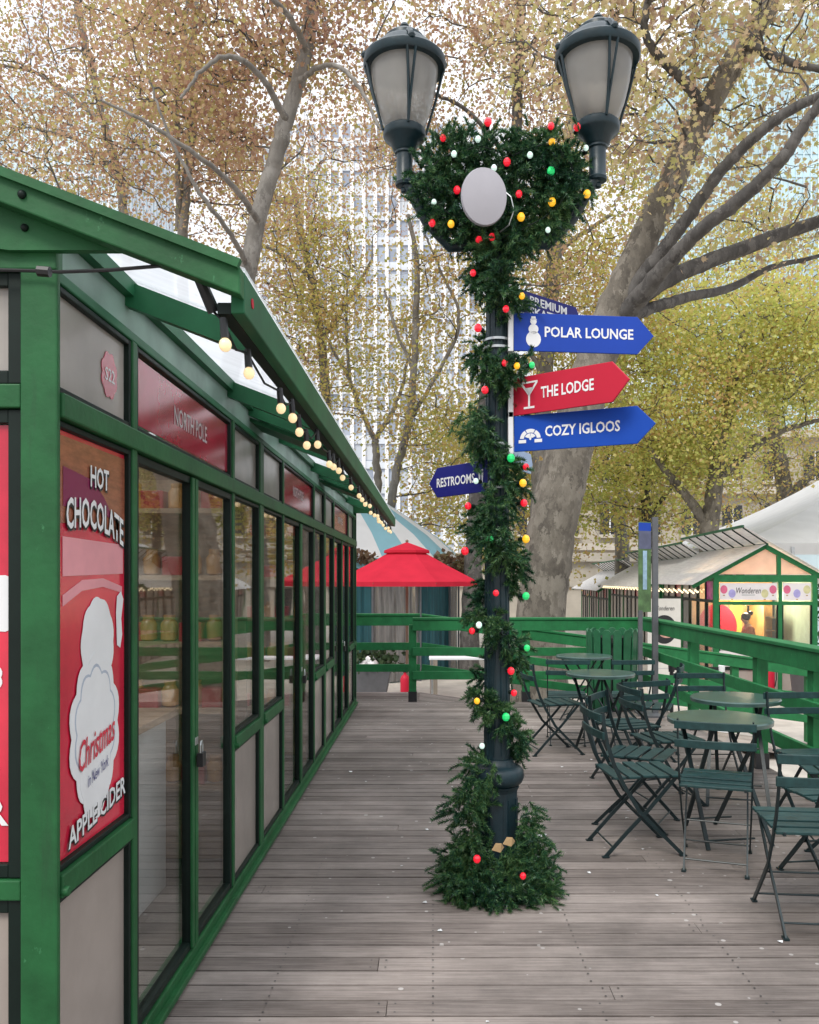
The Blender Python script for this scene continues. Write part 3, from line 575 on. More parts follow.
sh.lathe(prof, 20, c0)
for i in range(10):
    t = 2*math.pi*i/10; sh.tube([(LX + .059*math.cos(t), LY + .059*math.sin(t), .68), (LX + .046*math.cos(t), LY + .046*math.sin(t), 3.3)], .008, 6)
sh.build('shaft', M['lamp'], lp, smooth=40)
def lantern(px, bot, top, Y, xoff):
    s = .5 * 162 * Y / F / .40 * .5
    x = (px - CX) * Y / F; zb = H + (HY - bot) * Y / F; zt = H + (HY - top) * Y / F; h = zt - zb; c_ = (x, Y, zb)
    sc = h / .902
    rw = 1.07
    def pr(l): return [(r * sc * rw, z * sc) for r, z in l]
    la = MB().lathe(pr([(.005,-.035),(.018,-.03),(.02,-.015),(.012,0),(.045,.005),(.048,.02),(.042,.03),(.042,.175),(.05,.18),(.05,.19),(.06,.20),(.072,.235),(.105,.262),(.110,.275),(.110,.305),(.10,.315),(.02,.318)]), 28, c_).build('lantern', M['lamp'], lp, smooth=35)
    MB().lathe(pr([(.085,.319),(.108,.34),(.135,.42),(.158,.52),(.172,.62),(.175,.67)]), 32, c_, cap=False).build('globe', M['globe'], la, smooth=60)
    MB().lathe(pr([(.172,.645),(.205,.645),(.212,.655),(.212,.69),(.204,.70),(.175,.715),(.150,.755),(.118,.785),(.105,.79),(.103,.81),(.085,.828),(.055,.848),(.022,.858),(.018,.865),(.026,.88),(.018,.896),(.003,.902)]), 36, c_).build('dome_cap', M['lamp'], la, smooth=38)
    cg = MB()
    for j in range(4):
        t = R(-78) + j * math.pi / 2
        for dt in (-.11, .11):
            pts = [(.120,.30,0),(.148,.40,.25),(.178,.50,.55),(.202,.60,.85),(.217,.66,1.0)]
            cg.tube([(x + r*sc*math.cos(t + dt*w), Y + r*sc*math.sin(t + dt*w), zb + z*sc) for r, z, w in pts], .0068, 6)
        cg.sphere((x + .222*sc*math.cos(t), Y + .222*sc*math.sin(t), zb + .70*sc), .018, 8)
        cg.tube([(x + .215*sc*math.cos(t), Y + .215*sc*math.sin(t), zb + .70*sc), (x + .172*sc*math.cos(t), Y + .172*sc*math.sin(t), zb + .755*sc), (x + .10*sc*math.cos(t), Y + .10*sc*math.sin(t), zb + .80*sc)], .014, 6)
    cg.build('cage', M['lamp'], la, smooth=40)
    return Vector((x, Y, zb + .06))
eL = lantern(404.5, 187, 23, 4.27, 0); eR = lantern(597.5, 182, 14, 4.20, 0)
for e in (eL, eR):
    top = Vector((LX, LY, 3.30)); mid = Vector(((e.x + LX) / 2, (e.y + LY) / 2, 3.22))
    MB().tube([top, top.lerp(mid, .5) + Vector((0,0,-.03)), mid, (mid + e) / 2 + Vector((0,0,-.06)), e + Vector((0,0,-.02))], [.035,.032,.03,.028,.03], 10).build('arm', M['lamp'], lp, smooth=60)
# dish
ds = thing('antenna_dish', P(482, 199, 4.02), 'plain light grey oval dish fixed among the garland between the two lanterns', 'dish')
cdish = P(482, 199, 3.98)
q = MB(); q.lathe([(.001,.0),(.05,.002),(.085,.008),(.1,.018),(.104,.03),(.1,.045),(.05,.055),(.001,.056)], 36, (0,0,0), cap=False)
T = Matrix.Rotation(R(90 + 8), 4, 'X') ; T = Matrix.Translation(cdish) @ Matrix.Rotation(R(12), 4, 'Z') @ Matrix.Scale(1.2, 4, (0,0,1)) @ Matrix.Scale(1.06, 4) @ T
q.v = [tuple(T @ Vector(v)) for v in q.v]; q.build('dish_face', mat('dish_grey', (.40,.39,.43), .5, .04), ds, smooth=50)
MB().tube([cdish + Vector((.01,.04,-.01)), Vector((LX - .02, LY - .03, 3.33))], .018, 8).build('mount', M['black'], ds)
MB().tube([P(503,190,4.05), P(511,197,4.02), P(514,210,4.02), P(509,225,4.04), P(500,232,4.08)], .0035, 6).build('cable', M['steel'], ds)

# ------------------------------------------------------------------ direction signs
def blade(z0, z1, xa, Ya, xb, Yb, tip, mt, label, words, wrange, sz, icon=None, side=1, wy=.5, mirror=False):
    """arrow blade from the post end (xa, Ya) to the shoulder (xb, Yb), its tip `tip` m beyond"""
    a = Vector((xa, Ya, 0)); b = Vector((xb, Yb, 0)); r = (b - a).normalized(); ln = (b - a).length; h = z1 - z0
    s = thing('direction_sign', (xa, Ya, z0), label, 'sign')
    back = Vector((r.y, -r.x, 0)) * (1 if r.x > 0 else -1)           # towards the reader
    MB().prism([(0,0),(ln,0),(ln + tip, h/2),(ln,h),(0,h)], a + Vector((0,0,z0)) - back * .012, r, (0,0,1), back * .012).build('panel', mt, s, bevel=.002)
    rr = r if r.x > 0 else -r
    for body, u0, u1, v0, v1 in words:
        c = a + r * ((u0 + u1) / 2 * ln) + Vector((0,0,z0 + h * (v0 + v1) / 2))
        text(body, c, rr, (0,0,1), (u1 - u0) * ln, h * (v1 - v0), M['white'], s, bold=.022, out=.0016)
    if icon:
        ic = MB(); ic_u, ic_s = icon[1], icon[2]; o = a + r * (ic_u * ln) + Vector((0,0,z0 + h/2)) + back * .0005
        for poly in icon[0]: ic.prism([(x * ic_s, y * ic_s) for x, y in poly], o, rr, (0,0,1), back * .0012)
        ic.build('icon', M['white'], s)
    return s
def ring(x0, y0, x1, y1, w):
    dx, dy = x1 - x0, y1 - y0; l = math.hypot(dx, dy); nx, ny = -dy / l * w / 2, dx / l * w / 2
    return [(x0 + nx, y0 + ny), (x1 + nx, y1 + ny), (x1 - nx, y1 - ny), (x0 - nx, y0 - ny)]
snow = [disc(24, .30, .32, 0, -.28), disc(20, .20, .2, 0, .12), disc(16, .13, .13, 0, .42), [(-.10,.50),(.10,.50),(.08,.62),(-.08,.62)], [(-.13,.49),(.13,.49),(.13,.52),(-.13,.52)]]
cup = [ring(-.38,.48,.38,.48,.07), ring(-.36,.47,0,.0,.08), ring(.36,.47,0,.0,.08), ring(0,.02,0,-.48,.08), ring(-.24,-.5,.24,-.5,.08), [(-.20,.27),(.20,.27),(0,.04)]]
igl = []
for rad, a0, a1, k_ in ((.40,0,180,3),(.22,20,160,2)):
    for i in range(k_):
        t0 = R(a0 + (a1 - a0) * i / k_ + 3); t1 = R(a0 + (a1 - a0) * (i + 1) / k_ - 3)
        seg = [(rad*1.0*math.cos(t0 + (t1-t0)*j/5), rad*1.05*math.sin(t0 + (t1-t0)*j/5) - .25) for j in range(6)]
        inn = [((rad-.15)*math.cos(t1 + (t0-t1)*j/5), (rad-.15)*1.05*math.sin(t1 + (t0-t1)*j/5) - .25) for j in range(6)]
        igl.append([(x * 1.15, y) for x, y in seg + inn])
igl += [[(-.52,-.42),(-.19,-.42),(-.19,-.28),(-.52,-.28)], [(.19,-.42),(.52,-.42),(.52,-.28),(.19,-.28)], disc(12,.05,.09,0,-.22)]
skate = [disc(14,.3,.26,0,.1), [(-.12,.2),(.1,.2),(.1,.6),(-.12,.6)], [(-.3,-.25),(.3,-.25),(.3,-.33),(-.3,-.33)]]
Ys = 4.19
def zz(py, Y): return H + (HY - py) * Y / F
def xx(px, Y): return (px - CX) * Y / F
blade(zz(350.5, Ys), zz(312.5, Ys), xx(514, Ys), Ys, xx(637.5, 4.26), 4.26, .085, M['blue2'], 'bright blue arrow sign reading Polar Lounge with a snowman, uppermost full blade', [('POLAR LOUNGE', .245, .965, .38, .66)], None, .1, (snow, .155, .125))
blade(zz(416, Ys), zz(378.5, Ys), xx(513, Ys), Ys, xx(612, 3.86), 3.86, .085, M['signred'], 'red arrow sign reading The Lodge with a cocktail glass', [('THE LODGE', .30, .83, .36, .66)], None, .1, (cup, .175, .125))
blade(zz(452, Ys), zz(416.5, Ys), xx(514, Ys), Ys - .004, xx(637, 3.93), 3.93, .085, M['blue'], 'bright blue arrow sign reading Cozy Igloos with an igloo, lowest right blade', [('COZY IGLOOS', .265, .87, .36, .66)], None, .1, (igl, .14, .115))
blade(zz(323, 4.3), zz(287, 4.3), xx(514, 4.30), 4.30, xx(576, 4.62), 4.62, .06, M['navy'], 'dark navy arrow sign reading Premium Skate partly hidden behind the topmost blade', [('PREMIUM', .24, .84, .66, .90), ('SKATE', .24, .68, .36, .60)], None, .1, (skate, .10, .10))
blade(zz(491, 4.21), zz(459, 4.21), xx(490, 4.21), 4.21, xx(437, 4.55), 4.55, .07, M['navy'], 'dark navy arrow sign reading Restrooms pointing back to the kiosk side', [('RESTROOMS', .27, 1.0, .33, .64)], None, .1, ([disc(10,.06,.06,-.1,.3), [(-.17,.2),(-.03,.2),(-.06,-.3),(-.14,-.3)], disc(10,.06,.06,.12,.3), [(.05,.2),(.19,.2),(.15,-.3),(.08,-.3)]], .16, .10))
blade(zz(468, 4.35), zz(447, 4.35), xx(512, 4.33), 4.33, xx(531, 4.6), 4.60, .03, mat('sign_pale_blue', (.30,.42,.62), .4), 'small pale blue sign end peeking out beneath the Cozy Igloos blade', [], None, .1)
br = thing('sign_bracket', (LX + .07, LY, 2.2), 'white channel bracket with steel straps holding the direction signs on the lamp post', 'bracket')
for p0, p1 in ((352, 310), (455, 412), (418, 376)):
    MB().box((xx(508, 4.2), 4.185, zz(p0, 4.2)), (xx(513.2, 4.2), 4.24, zz(p1, 4.2))).build('channel', M['white'], br, bevel=.003)
for p0 in (341, 349, 445, 455, 385, 488):
    MB().lathe([(.062,-.006),(.065,-.006),(.065,.006),(.062,.006)], 24, (LX, LY, zz(p0, LY)), cap=False).build('strap', M['steel'], br, smooth=40)

# ------------------------------------------------------------------ garland
def frames(path):
    path = [Vector(p) for p in path]; out = []
    for i in range(len(path) - 1):
        a, b = path[i], path[i+1]; n_ = max(1, int((b - a).length / .02))
        for j in range(n_): out.append((a.lerp(b, j / n_), (b - a).normalized()))
    return out
SPR = []
def sprig(base, d, ln, nn=46): SPR.append((tuple(base), tuple(d.normalized()), ln))
def wrap(path, rad, dens, nn=46, jit=.02, ln=(.08, .13)):
    for p, t in frames(path):
        for _ in range(dens):
            if random.random() > .92: continue
            ref = t.orthogonal().normalized(); o = t.cross(ref); a = random.random() * 2 * math.pi
            side = ref * math.cos(a) + o * math.sin(a); rr = rad * random.uniform(.1, .55)
            b_ = p + side * rr + Vector((random.gauss(0, jit), random.gauss(0, jit), random.gauss(0, jit)))
            d_ = side * .9 + t * random.uniform(-.3, .9) + Vector((0,0,-.15)) + Vector((random.gauss(0,.25), random.gauss(0,.25), random.gauss(0,.25)))
            sprig(b_, d_, random.uniform(*ln), nn)
hel = []
per = 84 * LY / F; z_r = zz(735, LY)                    # right-hand extreme of the spiral
zt_, zb_ = zz(232, LY), zz(775, LY); nstep = 90
for i in range(nstep + 1):
    z = zt_ + (zb_ - zt_) * i / nstep; a = 2 * math.pi * (z - z_r) / per
    rr = .085 + .03 * (z < .75)
    hel.append((LX + rr * math.cos(a), LY - rr * math.sin(a), z))
wrap(hel[:], .085, 8, jit=.014, ln=(.05, .085))
wrap([p for p in hel if p[2] > zz(305, LY)], .09, 4, jit=.025, ln=(.06, .10))
wrap([P(x, y, 4.13) for x, y in ((497,300),(500,270),(500,240))], .10, 4, jit=.03)
wrap([P(x, y, 4.12) for x, y in ((472,408),(482,425),(474,442))], .09, 6, jit=.025)
wrap([P(x, y, 4.12) for x, y in ((488,478),(505,500),(495,530),(500,560))], .09, 4, jit=.025)
wrap([P(x, y, 4.12) for x, y in ((492,770),(476,778),(468,790),(464,806),(462,822))], .08, 7, jit=.02, ln=(.07,.11))
wrap([P(x, y, 4.12) for x, y in ((490,368),(508,364),(522,366),(532,368))], .06, 5, jit=.018, ln=(.05,.08))
# arms: two lobes
lobL = [(497,240),(476,230),(456,219),(440,206),(428,190),(429,170),(442,157),(460,152),(478,146),(497,150)]
lobR = [(497,240),(520,230),(542,219),(558,206),(571,188),(572,166),(560,150),(545,144),(527,149),(512,156)]
for lob in (lobL, lobR):
    wrap([P(x, y, 4.24) for x, y in lob], .10, 7, jit=.03, ln=(.06, .10))
    wrap([P(x, y, 4.14) for x, y in lob], .10, 6, jit=.03, ln=(.06, .10))
for row in (((430,190),(460,180),(500,175),(540,175),(570,180)), ((440,200),(470,200),(500,200),(540,200),(565,195)), ((460,215),(500,220),(535,215)), ((455,165),(480,160),(510,165),(550,160))):
    wrap([P(x, y, 4.20) for x, y in row], .11, 6, jit=.04)
# skirt round the foot
for rr, z, dn in ((.17,.17,4),(.20,.11,6),(.22,.05,7)):
    ringp = [(LX + rr * math.cos(a), LY + rr * math.sin(a), z) for a in np.linspace(0, 2*math.pi, 14)]
    wrap(ringp, .08, dn, jit=.022, ln=(.07, .12))
wrap([(LX - .10, LY - .08, .46), (LX - .13, LY - .11, .36), (LX - .13, LY - .12, .26)], .08, 5, jit=.02, ln=(.07,.11))
wrap([(LX + .13, LY - .02, .42), (LX + .16, LY - .05, .32), (LX + .19, LY - .09, .20)], .07, 5, jit=.02, ln=(.07,.11))
wrap([(LX + .18, LY - .16, .06), (LX + .27, LY - .20, .05)], .05, 4, jit=.01); wrap([(LX - .18, LY - .16, .14), (LX - .26, LY - .18, .17)], .05, 3, jit=.01)
def needle_mesh(spr, nn=60, nl=.031, wd=.0030):
    B = np.array([q[0] for q in spr]); D = np.array([q[1] for q in spr]); Ln = np.array([q[2] for q in spr]); n_ = len(spr)
    q = RNG.normal(size=(n_,3)); ref = np.cross(D, q); ref /= np.linalg.norm(ref, axis=1)[:,None]; o = np.cross(D, ref)
    i_ = np.arange(nn); f = (i_ + .5) / nn; a = i_[None] * 2.399 + RNG.uniform(0, 6.28, (n_,1)) + RNG.uniform(-.3,.3,(n_,nn))
    pos = B[:,None] + D[:,None] * (Ln[:,None] * f[None])[...,None]; pos[...,2] -= .014 * f[None]**2
    side = ref[:,None] * np.cos(a)[...,None] + o[:,None] * np.sin(a)[...,None]
    nd = side * .85 + D[:,None] * .7 + RNG.normal(0,.1,(n_,nn,3)); nd /= np.linalg.norm(nd, axis=2)[...,None]
    w = np.cross(nd, D[:,None] + RNG.normal(0,.5,(n_,nn,3))); w /= np.linalg.norm(w, axis=2)[...,None] + 1e-9
    l = nl * (1 - .4 * f[None]) * RNG.uniform(.75, 1.15, (n_,nn)); w = w * wd
    nee = np.stack([pos + w, pos - w, pos + nd * l[...,None]], 2).reshape(-1, 3)
    st = np.stack([B + ref*.004, B - ref*.004, B + D * Ln[:,None]], 1).reshape(-1, 3)
    V = np.concatenate([nee, st]); return V, np.arange(len(V)).reshape(-1, 3)
gv, gf = needle_mesh(SPR); gv[:,2] = np.maximum(gv[:,2], .006)
ga = np_mesh('evergreen_garland', gv, gf, M['needle']); tag(ga, 'dense green fir garland spiralling up the lamp post to its arms', 'garland')
# ornaments / bulbs on the garland
bulbs = """488 122 R|443 138 R|478 139 W|454 154 W|507 162 R|494 168 W|530 155 W|552 142 Y|551 126 R|577 127 R|586 148 W|551 171 G|519 194 R|521 217 Y|552 202 Y|587 194 Y|548 230 W|434 202 W|432 223 R|451 224 Y|479 240 R|492 237 R|457 190 R|473 273 R|522 296 Y|506 309 R|478 328 R|505 363 R|517 366 Y|532 365 G|485 390 R|511 458 G|526 467 R|523 483 Y|524 503 R|476 481 W|468 506 R|490 539 G|526 539 Y|465 551 R|496 593 R|526 596 G|479 625 W|472 631 R|527 648 G|511 671 R|514 693 R|477 701 Y|506 717 G|482 746 W|477 859 R|523 876 R"""
gl = thing('string_lights', (LX, LY, 0), 'string of faceted red, green, amber and white bulbs woven through the lamp post garland', 'string lights')
MB().tube(hel[::2], .003, 5).build('cable', M['kdark'], gl)
MB().tube([P(x, y, 4.10) for x, y in lobL], .003, 5).build('cable', M['kdark'], gl); MB().tube([P(x, y, 4.10) for x, y in lobR], .003, 5).build('cable', M['kdark'], gl)
for it in bulbs.split('|'):
    x_, y_, c_ = it.split(); x_, y_ = int(x_), int(y_)
    Yb = 4.07 if y_ < 240 else (4.10 if y_ < 730 else (4.06 if y_ < 800 else 3.95))
    p = P(x_, y_, Yb); r_ = .0180 * random.uniform(.82, 1.1) * (.8 if c_ == 'W' else 1)
    q = Vector((LX, LY, p.z)) if y_ > 240 else p + Vector((0, .12, -.02))
    dq = (q - p).normalized()
    o = MB().tube([p + dq * r_ * .8, p + dq * (r_ + .025)], [.010, .011], 8).build('socket', M['kdark'], gl)
    MB().sphere(p, r_, 10, sz=1.12).build('bulb', M['b' + c_], o, smooth=28)
lf = MB()
for (x_, y_) in ((498, 848), (509, 842)):
    p = P(x_, y_, 3.98); lf.add([p + Vector(v) for v in ((-.03,0,-.01),(-.01,.01,.02),(.015,-.01,.025),(.03,.012,.0),(.01,-.012,-.018))], [(0,1,2),(0,2,4),(2,3,4)])
tag(lf.build('fallen_leaf', mat('tan_leaf', (.45,.30,.15), .6), recalc=False), 'curled tan leaf caught in the garland at the foot of the lamp post', 'leaf')
# ================================================================== CAFE FURNITURE
def make_chair():
    c = thing('folding_chair', (0,0,0), 'chair', 'chair')            # faces +Y
    for i in range(5):
        pass
    s = MB()
    for i in range(5):
        y_ = -.150 + .083 * i; zz_ = .452 - .004 * abs(i - 2) + (.006 if i == 4 else 0)
        s.box((-.185, y_ - .033, zz_ - .007), (.185, y_ + .033, zz_ + .007))
    s.build('seat', M['chairslat'], c, bevel=.003)
    for sx in (-1, 1): MB().beam((sx*.150,-.19,.440),(sx*.150,.20,.440),.012,.016).build('seat_rail', M['chair'], c)
    for z_ in (.785, .685):
        k_ = 7; b = MB(); pts = []
        for i in range(k_):
            u = -1 + 2 * i / (k_ - 1); pts.append((u * .205, -.265 - .018 * (1 - u * u) + (.015 if z_ < .7 else 0)))
        v = []; f = []
        for (x_, y_) in pts: v += [(x_, y_ - .007, z_ - .021), (x_, y_ + .007, z_ - .021), (x_, y_ + .007, z_ + .021), (x_, y_ - .007, z_ + .021)]
        for i in range(k_ - 1):
            for j in range(4): f.append((4*i+j, 4*i+(j+1)%4, 4*i+4+(j+1)%4, 4*i+4+j))
        f += [(3,2,1,0), tuple(4*(k_-1)+j for j in range(4))]; b.add(v, f); b.build('back_slat', M['chairslat'], c, bevel=.003)
    for sx in (-1, 1):
        pts = [(.188,-.252,.815),(.188,-.245,.74),(.187,-.225,.64),(.185,-.185,.52),(.183,-.13,.41),(.180,-.04,.26),(.177,.08,.14),(.175,.215,.006)]
        l = MB()
        for a, b in zip(pts, pts[1:]): l.beam((sx*a[0], a[1], a[2]), (sx*b[0], b[1] + (b[1]-a[1])*.03, b[2] + (b[2]-a[2])*.03), .009, .021, up=(0,1,.5))
        l.box((sx*.175 - .012, .195, .001), (sx*.175 + .012, .235, .008)); l.build('leg', M['chair'], c)
        pts = [(.162,.185,.445),(.162,.02,.26),(.160,-.10,.14),(.158,-.225,.006)]; l = MB()
        for a, b in zip(pts, pts[1:]): l.beam((sx*a[0], a[1], a[2]), (sx*b[0], b[1] + (b[1]-a[1])*.03, b[2] + (b[2]-a[2])*.03), .009, .020, up=(0,1,.5))
        l.box((sx*.158 - .012, -.245, .001), (sx*.158 + .012, -.205, .008)); l.build('leg', M['chair'], c)
    for a, b in (((-.176,.17,.053),(.176,.17,.053)), ((-.158,-.18,.053),(.158,-.18,.053)), ((-.18,.0,.215),(.18,.0,.215))): MB().tube([a, b], .005, 6).build('stretcher', M['chair'], c)
    return c
def make_table():
    t = thing('bistro_table', (0,0,0), 'table', 'table')
    MB().lathe([(.001,.700),(.285,.700),(.296,.688),(.305,.690),(.307,.712),(.300,.720),(.001,.722)], 48, cap=False).build('table_top', M['table'], t, smooth=40)
    for sx in (-1, 1):
        for sy in (-1, 1):
            l = MB().beam((sx*.15, sy*.20, .695), (sx*.15 + sx*.05*sy, -sy*.24, .004), .012, .024, up=(1,0,0)); l.build('leg', M['chair'], t)
    for a, b in (((-.16,0,.36),(.16,0,.36)), ((-.20,-.22,.05),(.10,-.22,.05)), ((-.10,.22,.05),(.20,.22,.05)), ((-.15,.2,.69),(.15,.2,.69)), ((-.15,-.2,.69),(.15,-.2,.69))): MB().tube([a, b], .006, 6).build('stretcher', M['chair'], t)
    return t
CH = [ # x, y, facing (degrees clockwise from +Y), label
 (1.17, 4.92, 84, 'dark green folding chair seen side on, the one standing nearest the lamp post'),
 (1.56, 4.68, 20, 'dark green folding chair with its back to the viewer, tucked at the nearest round table'),
 (1.70, 3.87, 6, 'dark green folding chair cut by the picture edge, closest to the viewer of all'),
 (2.40, 5.35, 176, 'dark green folding chair with a high back against the fence, beyond the nearest table'),
 (2.06, 4.36, -8, 'dark green folding chair beside the closest chair, half out of the picture'),
 (2.38, 4.98, -80, 'dark green folding chair in profile between the nearest table and the fence'),
 (1.30, 5.42, 118, 'dark green folding chair turned toward the nearest table, behind the side-on chair'),
 (1.90, 7.45, -70, 'dark green folding chair on the fence side of the second row table'),
 (1.08, 7.66, 78, 'dark green folding chair seen side on just behind the garland'),
 (1.28, 8.15, 6, 'dark green folding chair facing the farthest table, on the lamp post side'),
 (1.84, 8.15, -4, 'dark green folding chair facing the farthest table, beside the slatted bin'),
 (1.48, 6.50, -20, 'dark green folding chair standing between the nearest table and the second row table'),
 (2.12, 6.50, 180, 'dark green folding chair facing the viewer across the table by the fence'),
 (1.62, 5.95, 80, 'dark green folding chair seen edge on beside the table by the fence')]
proto = make_chair()
for i, (x_, y_, a, lab) in enumerate(CH):
    o = proto if i == 0 else copy_tree(proto)
    o.location = (x_, y_, .002); o.rotation_euler = (0, 0, -R(a)); o['label'] = lab; o['group'] = 'folding chairs on the deck'
TB = [(1.73, 5.13, 10, 'round green metal bistro table nearest the viewer'), (1.50, 7.62, 25, 'round green metal bistro table in the second row, before the slatted bin'),
      (1.66, 9.35, 60, 'round green metal bistro table farthest away, near the end fence'), (2.14, 6.02, -15, 'round green metal bistro table standing close to the side fence')]
tp = make_table()
for i, (x_, y_, a, lab) in enumerate(TB):
    o = tp if i == 0 else copy_tree(tp)
    o.location = (x_, y_, .002); o.rotation_euler = (0, 0, R(a)); o['label'] = lab; o['group'] = 'bistro tables on the deck'
pp = MB(); p = Vector((.62, 5.13, .004))
pp.add([p + Vector(v) for v in ((-.06,-.02,0),(-.01,-.03,.008),(.05,-.02,.002),(.07,.01,.012),(.01,.03,.004),(-.04,.025,.01))], [(0,1,5),(1,4,5),(1,2,4),(2,3,4)])
tag(pp.build('napkin', M['white'], recalc=False), 'crumpled white paper napkin lying on the planks beside the lamp post', 'napkin')
random.seed(3)
sc0 = None
for i in range(34):
    sx_, sy_ = random.uniform(-.8, 2.4), random.uniform(2.6, 7.5)
    if sc0 is None:
        q = MB(); q.add([(-.010,-.006,.001),(.004,-.010,.004),(.012,.002,.001),(.002,.010,.006),(-.009,.007,.002)], [(0,1,2,3,4)]); o = q.build('paper_scrap', M['white'], recalc=False, world=False); sc0 = o
        tag(o, 'tiny white paper scrap lying on the deck planks', 'scrap', 'paper scraps strewn over the deck')
    else: o = sc0.copy(); COL.objects.link(o)
    o.location = (sx_, sy_, .003); o.rotation_euler = (0, 0, random.uniform(0, 6)); k_ = random.uniform(.6, 1.5); o.scale = (k_, k_, k_)
# slatted bin
bx, by = 2.16, 10.25
bn = thing('litter_bin', (bx, by, 0), 'green slatted litter bin with rounded slat tops in the fence corner', 'bin')
MB().lathe([(.235,.03),(.245,.04),(.262,.86),(.255,.87)], 24, (bx, by, 0)).build('liner', M['kdark'], bn, smooth=40)
for i in range(15):
    t = 2*math.pi*i/15 + R(-90)
    r_ = Vector((-math.sin(t), math.cos(t), 0)); nn = Vector((math.cos(t), math.sin(t), .0)); up = (Vector((0,0,1)) + nn * .03).normalized()
    o = Vector((bx, by, .02)) + nn * .263
    poly = [(-.046,0),(.046,0),(.049,.9)] + [(.049*math.cos(a), .9 + .045*math.sin(a)) for a in np.linspace(.3, math.pi - .3, 6)] + [(-.049,.9)]
    sl_ = MB().prism(poly, o, r_, up, nn * .018).build('slat', M['bin'], bn, bevel=.003)
for z_, rr in ((.12, .264), (.78, .286)): MB().lathe([(rr - .004, z_), (rr, z_), (rr, z_ + .03), (rr - .004, z_ + .03)], 32, (bx, by, 0), cap=False).build('hoop', M['kdark'], bn)
rr_ = Matrix.Rotation(R(0), 3, 'Z')
tx_ = text('BRYANT PARK', (bx, by - .2825, .62), (0,.0,1), (-1,0,0), .36, .024, M['white'], bn, bold=.01, out=.0)
# two-post banner stand
st = thing('banner_stand', (2.50, 9.75, 0), 'tall slim event banner on two dark posts standing before the side fence corner', 'banner stand')
pa_, pb_ = Vector((2.365, 9.70, 0)), Vector((2.56, 9.80, 0)); rr = (pb_ - pa_).normalized(); bk = Vector((rr.y, -rr.x, 0))
zt, zb = zz(522, 9.75), zz(612, 9.75)
MB().beam(pa_, pa_ + Vector((0,0,zb + .02)), .045, .045, up=(1,0,0)).build('post', M['planter'], st); MB().beam(pb_, pb_ + Vector((0,0,zt + .06)), .06, .06, up=(1,0,0)).build('post', M['planter'], st)
MB().box((2.36, 9.55, .001), (2.60, 9.97, .02)).build('base_plate', M['planter'], st)
def bannerpiece(u0, u1, v0, v1, mt, lift, nm, poly=None):
    o = pa_ + Vector((0,0,zb)); h = zt - zb; ln = (pb_ - pa_).length - .03
    pts = poly or [(u0*ln, v0*h), (u1*ln, v0*h), (u1*ln, v1*h), (u0*ln, v1*h)]
    return MB().prism(pts, o - rr*.03 + bk*lift, rr, (0,0,1), bk*.002).build(nm, mt, st)
o_ = bannerpiece(0, 1, 0, 1, mat('banner_green', (.07,.14,.05), .5, .5, 9), .0, 'banner_panel')
bannerpiece(0.02, .98, .90, .99, M['blue2'], .003, 'blue_header'); bannerpiece(.02, .98, .70, .90, mat('banner_dusk', (.09,.10,.17), .5, .3, 6), .003, 'dusk_print')
bannerpiece(.35, .66, .25, .68, mat('banner_sky', (.28,.42,.55), .5, .35, 8), .003, 'pale_print')
# belt barrier, pull-up board, red cylinder, dark bin beyond the fence
bs = thing('belt_barrier', (4.3, 12.9, GZ), 'white topped belt barrier post with a black belt beyond the side fence', 'barrier')
for x_ in (3.62, 4.38): MB().lathe([(.17,0),(.17,.02),(.03,.05),(.03,.9),(.045,.91),(.05,1.0),(.03,1.02)], 16, (x_, 12.9, GZ)).build('post', M['white'] if x_ > 4 else M['black'], bs, smooth=40)
MB().box((3.62, 12.895, GZ + .93), (4.36, 12.90, GZ + .98)).build('belt', M['black'], bs)
pu = thing('pull_up_board', (4.35, 16.0, GZ), 'white pull-up board with a dark round picture standing before the far kiosk', 'board')
MB().box((4.04, 15.99, GZ + .05), (4.66, 16.01, 1.20)).build('board_panel', M['canvas2'] if 'canvas2' in M else mat('board_white', (.62,.60,.55), .5, .05), pu)
MB().box((4.02, 15.9, GZ), (4.68, 16.1, GZ + .05)).build('base', M['planter'], pu)
MB().prism(disc(36, .235, .27), (4.35, 15.988, .62), (1,0,0), (0,0,1), (0,-.002,0)).build('picture', M['black'], pu)
MB().prism(disc(20, .13, .06, .05, -.1), (4.35, 15.985, .62), (1,0,0), (0,0,1), (0,-.002,0)).build('picture_detail', mat('dish_pink', (.5,.28,.22), .5, .3, 10), pu)
text('Wonderen', (4.35, 15.986, 1.02), (1,0,0), (0,0,1), .38, .085, M['black'], pu, out=.002, shear=.25)
for j in range(3): MB().box((4.15, 15.986, .12 - j*.12), (4.55, 15.989, .135 - j*.12)).build('text_line', M['grey'], pu)

